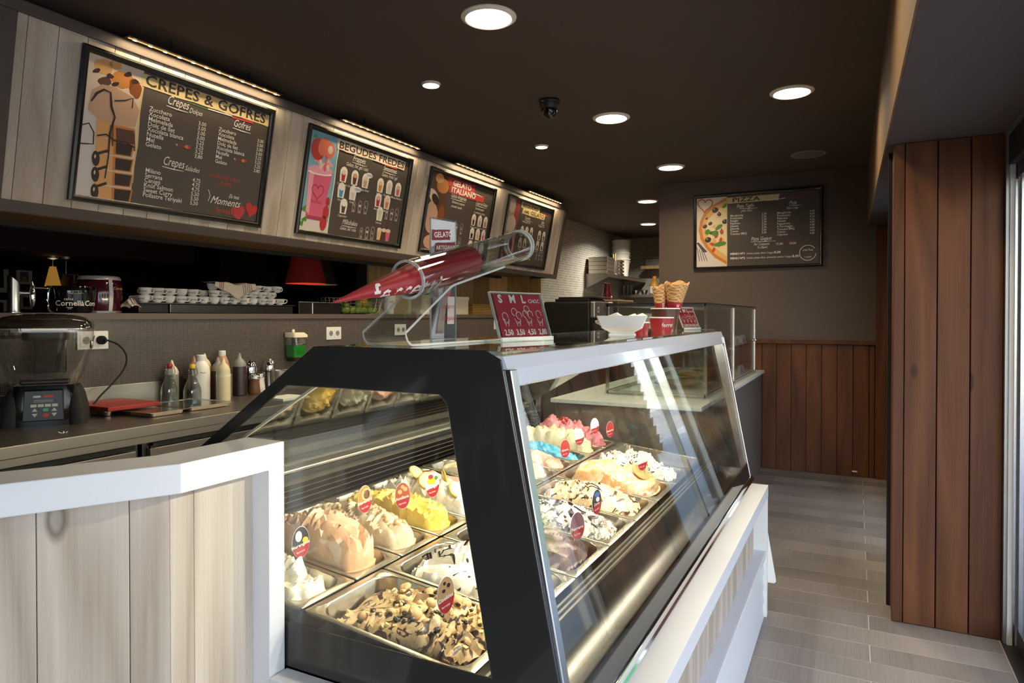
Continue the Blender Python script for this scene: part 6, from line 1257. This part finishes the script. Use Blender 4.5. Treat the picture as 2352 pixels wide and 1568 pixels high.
# ---------------------------------------------------------------- kitchen
ot = thing('oven_table', 'steel table carrying the black oven', 'table', (-2.7, 6.9, 0)); box('table_top', 'steel', -3.05, -2.36, 6.55, 7.30, .965, 1.0, ot)
for x in (-3.02, -2.42):
    for y in (6.58, 7.24): box('leg', 'steel', x, x + .04, y, y + .04, 0, .965, ot)
ov = thing('pizza_oven', 'black ventilated pizza oven with a silver logo panel', 'oven', (-2.7, 6.9, 1.0)); plain('oven_black', '1d1a18', .45, .2)
box('casing', 'oven_black', -3.0, -2.47, 6.62, 7.22, 1.002, 1.555, ov, bevel=.02); box('logo_panel', 'alu_matt', -2.47, -2.41, 6.62, 7.22, 1.38, 1.555, ov, bevel=.015); box('door', 'black_gloss', -2.47, -2.44, 6.64, 7.20, 1.06, 1.36, ov); MB().tube([(-2.41, 6.68, 1.34), (-2.41, 7.16, 1.34)], .012, 10).build('door_handle', 'alu_matt', ov, smooth=True)
MB().lathe([(.0, 0), (.032, 0)], 20, cap0=False, cap1=False).xf(Matrix.Translation((-2.409, 6.72, 1.468)) @ Matrix.Rotation(PI/2, 4, 'Y')).build('logo', 'print_white', ov); MB().lathe([(.0, 0), (.022, 0)], 20, cap0=False, cap1=False).xf(Matrix.Translation((-2.408, 6.72, 1.468)) @ Matrix.Rotation(PI/2, 4, 'Y')).build('logo', 'mk_blue', ov); box('display', 'lcd', -2.409, -2.407, 6.90, 7.0, 1.44, 1.50, ov)
for c in range(5):
    for k in range(13): box('vent', 'black_plastic', -2.94 + .10*c, -2.875 + .10*c, 6.617, 6.621, 1.06 + .021*k, 1.068 + .021*k, ov)
box('top_plate', 'black_plastic', -2.88, -2.50, 6.66, 7.18, 1.556, 1.585, ov, bevel=.004); box('top_tray', 'black_plastic', -2.86, -2.42, 6.70, 7.14, 1.586, 1.606, ov, bevel=.004)
kc = thing('steel_cabinet', 'tall steel cabinet behind the oven topped with a wooden board', 'cabinet', (-3.0, 8.4, 0)); box('body', 'steel', -3.43, -2.62, 8.0, 8.8, .05, 1.585, kc); box('door', 'steel_counter', -2.62, -2.60, 8.02, 8.78, .10, 1.56, kc); box('handle', 'alu_matt', -2.60, -2.58, 8.06, 8.08, .8, 1.2, kc); box('plinth', 'black_plastic', -3.4, -2.65, 8.02, 8.78, 0, .05, kc)
tag(box('wooden_board', 'wood_tray', -3.15, -2.63, 8.05, 8.70, 1.5855, 1.605, bevel=.004), 'pale wooden board on the steel cabinet', 'board')
t = thing('red_jug', 'dark red insulated jug with a black handle on the wooden board', 'jug', (-2.86, 8.30, 1.6055)); plain('jug_red', '5a1418', .3)
MB().lathe([(.055, 0), (.06, .01), (.06, .09), (.045, .13), (.05, .16), (.042, .215), (.02, .225)], 24).build('body', 'jug_red', t, world=False, smooth=True); MB().tube(smoothpath([(0, -.03, .215), (0, -.085, .215), (0, -.095, .19), (0, -.095, .01)], 4), .010, 8).build('handle', 'black_plastic', t, world=False, smooth=True); box('label', 'paper', .05, .061, -.015, .025, .035, .055, t, world=False)
# wall shelf with steel containers
ks = thing('wall_shelf', 'steel wall shelf with triangular brackets on the tiled wall', 'shelf', (-3.28, 10.0, 1.98)); box('board', 'steel_counter', -3.448, -3.10, 9.06, 10.92, 1.985, 2.005, ks); box('front_edge', 'steel', -3.10, -3.094, 9.06, 10.92, 1.955, 2.005, ks)
for y in (9.06, 10.85): MB().prism([(-3.448, 1.985), (-3.10, 1.985), (-3.10, 1.955), (-3.448, 1.795)], 'Y', y, y + .006).build('bracket', 'steel_counter', ks)
for k in range(4):
    t = tag(MB().box(-3.42, -3.13, 9.10, 9.40, 2.0055 + .060*k, 2.0055 + .060*k + .0595).build('steel_crate', 'steel_pan', None, bevel=.006), 'nested steel container on the wall shelf, %s' % ('lowest of its stack', 'second from the shelf', 'third from the shelf', 'topmost of its stack')[k], 'container', 'steel containers on the wall shelf')
t = thing('utensil_pot', 'steel pot with wooden utensils on the wall shelf', 'pot', (-3.16, 9.52, 2.0055)); MB().lathe([(.048, 0), (.05, .004), (.052, .21), (.049, .21), (.046, .006), (.001, .006)], 20, cap0=True, cap1=False).build('pot', 'steel_pan', t, world=False, smooth=True)
for a, b in ((.01, -.02), (-.015, .012)): MB().tube([(a, b, .02), (a*2.2, b*2.2, .31)], .007, 8).build('utensil', 'wood_tray', t, world=False)
t = thing('slatted_steel_box', 'steel box with open slatted side on the wall shelf', 'box', (-3.19, 9.75, 2.0055))
for k in range(5): MB().box(-.07, .07, -.09, .09, .05*k, .05*k + .034).build('slat_tier', 'steel_pan', t, world=False, bevel=.004)
for x in (-.05, .05): MB().box(x - .006, x + .006, -.06, .06, 0, .23).build('post', 'steel_dark', t, world=False)
plain('bucket_white', 'cfccc0', .4)
for k in range(4):
    t = thing('white_bucket', 'nested white plastic bucket on the wall shelf, %s' % ('lowest of the stack', 'second of the stack', 'third of the stack', 'topmost of the stack')[k], 'bucket', (-3.26, 10.12, 2.0055 + .0 + .095*k), group='nested white buckets'); MB().lathe([(.105 + .004*k, 0), (.11 + .004*k, .004), (.135, .26), (.145, .262), (.145, .285), (.130, .285)], 28).build('body', 'bucket_white', t, world=False, smooth=True); MB().tube([(.145*math.cos(a), .145*math.sin(a), .24 - .05*math.sin(a)) for a in [PI*i/10 for i in range(11)]], .004, 6).build('bail', 'white_soft', t, world=False, smooth=True)
# far wall: wooden shelf with a box, steel shelf with bowls and a bottle
fs1 = thing('wooden_shelf', 'wooden shelf on the far tiled wall', 'shelf', (-2.5, 10.8, 2.17)); box('board', 'wood_tray', -3.09, -1.62, 10.62, 10.948, 2.165, 2.205, fs1); box('front_strip', 'pine_warm', -3.09, -1.62, 10.61, 10.62, 2.160, 2.210, fs1)
t = thing('yellow_lid_box', 'clear box with a yellow lid on the wooden shelf', 'box', (-2.88, 10.78, 2.2055)); plain('lid_yellow', 'a8a04a', .5); MB().box(-.16, .16, -.1, .1, 0, .13).build('tub', 'frost_jug', t, world=False, bevel=.01); MB().box(-.17, .17, -.11, .11, .13, .15).build('lid', 'lid_yellow', t, world=False, bevel=.005)
fs2 = thing('steel_shelf', 'low steel shelf on the far tiled wall', 'shelf', (-2.6, 10.8, 1.70)); box('board', 'steel_counter', -3.44, -1.62, 10.60, 10.948, 1.705, 1.750, fs2)
t = thing('sauce_jug', 'big bottle of sauce with an orange cap on the steel shelf', 'bottle', (-2.89, 10.72, 1.7505)); MB().lathe([(.075, 0), (.08, .01), (.08, .15), (.075, .17), (.045, .22), (.03, .235), (.03, .25)], 24).build('body', 'liquid_amber', t, world=False, smooth=True); MB().lathe([(.034, .245), (.034, .29), (.03, .295)], 18).build('cap', 'orange_print', t, world=False, smooth=True); MB().lathe([(.0815, .02), (.0815, .13)], 24, cap0=False, cap1=False).build('label', 'label_paper', t, world=False, smooth=True)
for k, x in enumerate((-3.20, -3.06)): t = thing('steel_bowl', 'small steel bowl on the steel shelf', 'bowl', (x, 10.72, 1.7505), group='bowls on the steel shelf'); MB().lathe([(.03, 0), (.035, .004), (.06, .07), (.057, .07), (.03, .008), (.001, .008)], 20, cap0=True, cap1=False).build('body', 'steel_pan', t, world=False, smooth=True); MB().lathe([(.057, .068), (.063, .069), (.063, .073), (.057, .073)], 20, cap0=False, cap1=False).build('rim', 'steel', t, world=False)
for k, x in enumerate((-3.40, -3.33, -3.27)): tag(MB().lathe([(.028, 0), (.03, .004), (.034, .15), (.031, .15), (.027, .008), (.001, .008)], 18, (x, 10.70, 1.7505), cap0=True, cap1=False).build('drinking_glass', 'clear_glass', None, smooth=True), 'clear tall glass on the steel shelf', 'glass', 'glasses on the steel shelf')
# ---------------------------------------------------------------- ceiling: dome camera and speaker
t = thing('dome_camera', 'black dome security camera under the ceiling', 'camera', (-1.648, 3.722, 2.70)); MB().lathe([(.064, 0), (.064, -.012), (.060, -.016)], 32, (-1.648, 3.722, 2.699), True, True).build('mount', 'black_plastic', t, smooth=True); MB().lathe([(.060, -.016), (.059, -.040), (.052, -.050), (.050, -.056)], 32, (-1.648, 3.722, 2.70), False, True).build('housing', 'dark_metal', t, smooth=True)
MB().lathe([(.050, -.055), (.048, -.075), (.036, -.098), (.015, -.108), (.001, -.109)], 28, (-1.648, 3.722, 2.70), False, False).build('dome', 'black_gloss', t, smooth=True); box('sticker', 'liquid_grey', -1.672, -1.655, 3.662, 3.664, 2.678, 2.690, t)
t = thing('ceiling_speaker', 'flat round grey speaker grille in the ceiling', 'speaker', (-.342, 5.889, 2.70)); plain('speaker_grey', '6b6562', .7); plain('speaker_ring', '8a847f', .6); MB().lathe([(.112, 0), (.112, -.006), (.128, -.008), (.132, -.002)], 40, (-.342, 5.889, 2.699), False, False).build('ring', 'speaker_ring', t, smooth=True); MB().lathe([(.112, -.002), (.112, -.006), (.06, -.008)], 40, (-.342, 5.889, 2.699)).build('grille', 'speaker_grey', t, smooth=True)
tag(MB().box(-.02, .02, 6.5705, 6.5775, .040, .052).build('door_stop', 'paper', None, bevel=.002), 'small white catch low on the wainscot boards', 'catch')
# ---------------------------------------------------------------- outside, seen in reflections and past the door post
wn = struct('wall_near'); box('near_wall', 'wall_paint', -3.4, .64, -2.75, -2.6, 0, 2.70, wn)  # unseen behind the camera, closed solid to hold back daylight
aw = struct('trim_2'); box('sky_light_blocker', 'wall_paint', .75, 1.75, -2.6, 7.5, 2.60, 2.74, aw)  # unseen overhang added to cut down the sky light
hb = thing('street_house', 'pale rendered houses across the street with dark shop windows', 'building', (14, 10, 0)); box('facade', 'render_wall', 13.0, 14.0, -10, 46, 0, 9.5, hb)
for k in range(14):
    y = -8 + 3.8*k; box('shop_window', 'shop_dark', 12.97, 13.0, y, y + 2.4, .4, 2.6, hb)
    for z in (4.0, 6.8): box('upper_window', 'shop_dark', 12.97, 13.0, y + .5, y + 1.7, z, z + 1.7, hb)
t = thing('green_kiosk', 'green outdoor cabinet with white panels beside the entrance', 'cabinet', (2.1, 6.5, -.02)); box('body', 'green_box', 1.6, 2.6, 6.0, 6.7, -.02, 1.75, t, bevel=.01); box('panel', 'paper', 1.75, 2.45, 5.985, 6.0, 1.1, 1.45, t)
t = thing('palm_tree', 'palm tree with a shaggy trunk at the kerb', 'tree', (3.0, 12.6, -.02)); 
for k in range(16): MB().lathe([(.20, 0), (.26, .16), (.21, .17)], 14, (3.0, 12.6, -.02 + .17*k)).build('bark_ring', 'palm_bark', t)
for k in range(16):
    a = 2*PI*k/16; pts = [(3.0 + r_*math.cos(a), 12.6 + r_*math.sin(a), 2.7 + 1.1*math.sin(r_*1.1) - .35*r_*r_*.5) for r_ in (0, .5, 1., 1.5, 2., 2.4)]; MB().tube(pts, [.05, .10, .16, .16, .10, .02], 4).build('frond', 'palm_leaf', t)
ch = thing('white_chair', 'white wooden chair against the near wall', 'chair', (-2.70, -2.30, 0), .5)
for sx in (-1, 1):
    for sy in (-1, 1): MB().tube([(sx*.17, sy*.17, .44), (sx*.21, sy*.21, 0)], [.018, .014], 8).build('leg', 'white_soft', ch, world=False)
MB().box(-.2, .2, -.2, .2, .44, .465).build('seat', 'white_soft', ch, world=False, bevel=.01); MB().box(-.2, .2, -.215, -.195, .76, .86).build('backrest', 'white_soft', ch, world=False, bevel=.01)
for x in (-.17, 0, .17): MB().tube([(x, -.19, .46), (x, -.205, .78)], .012, 8).build('spindle', 'white_soft', ch, world=False)
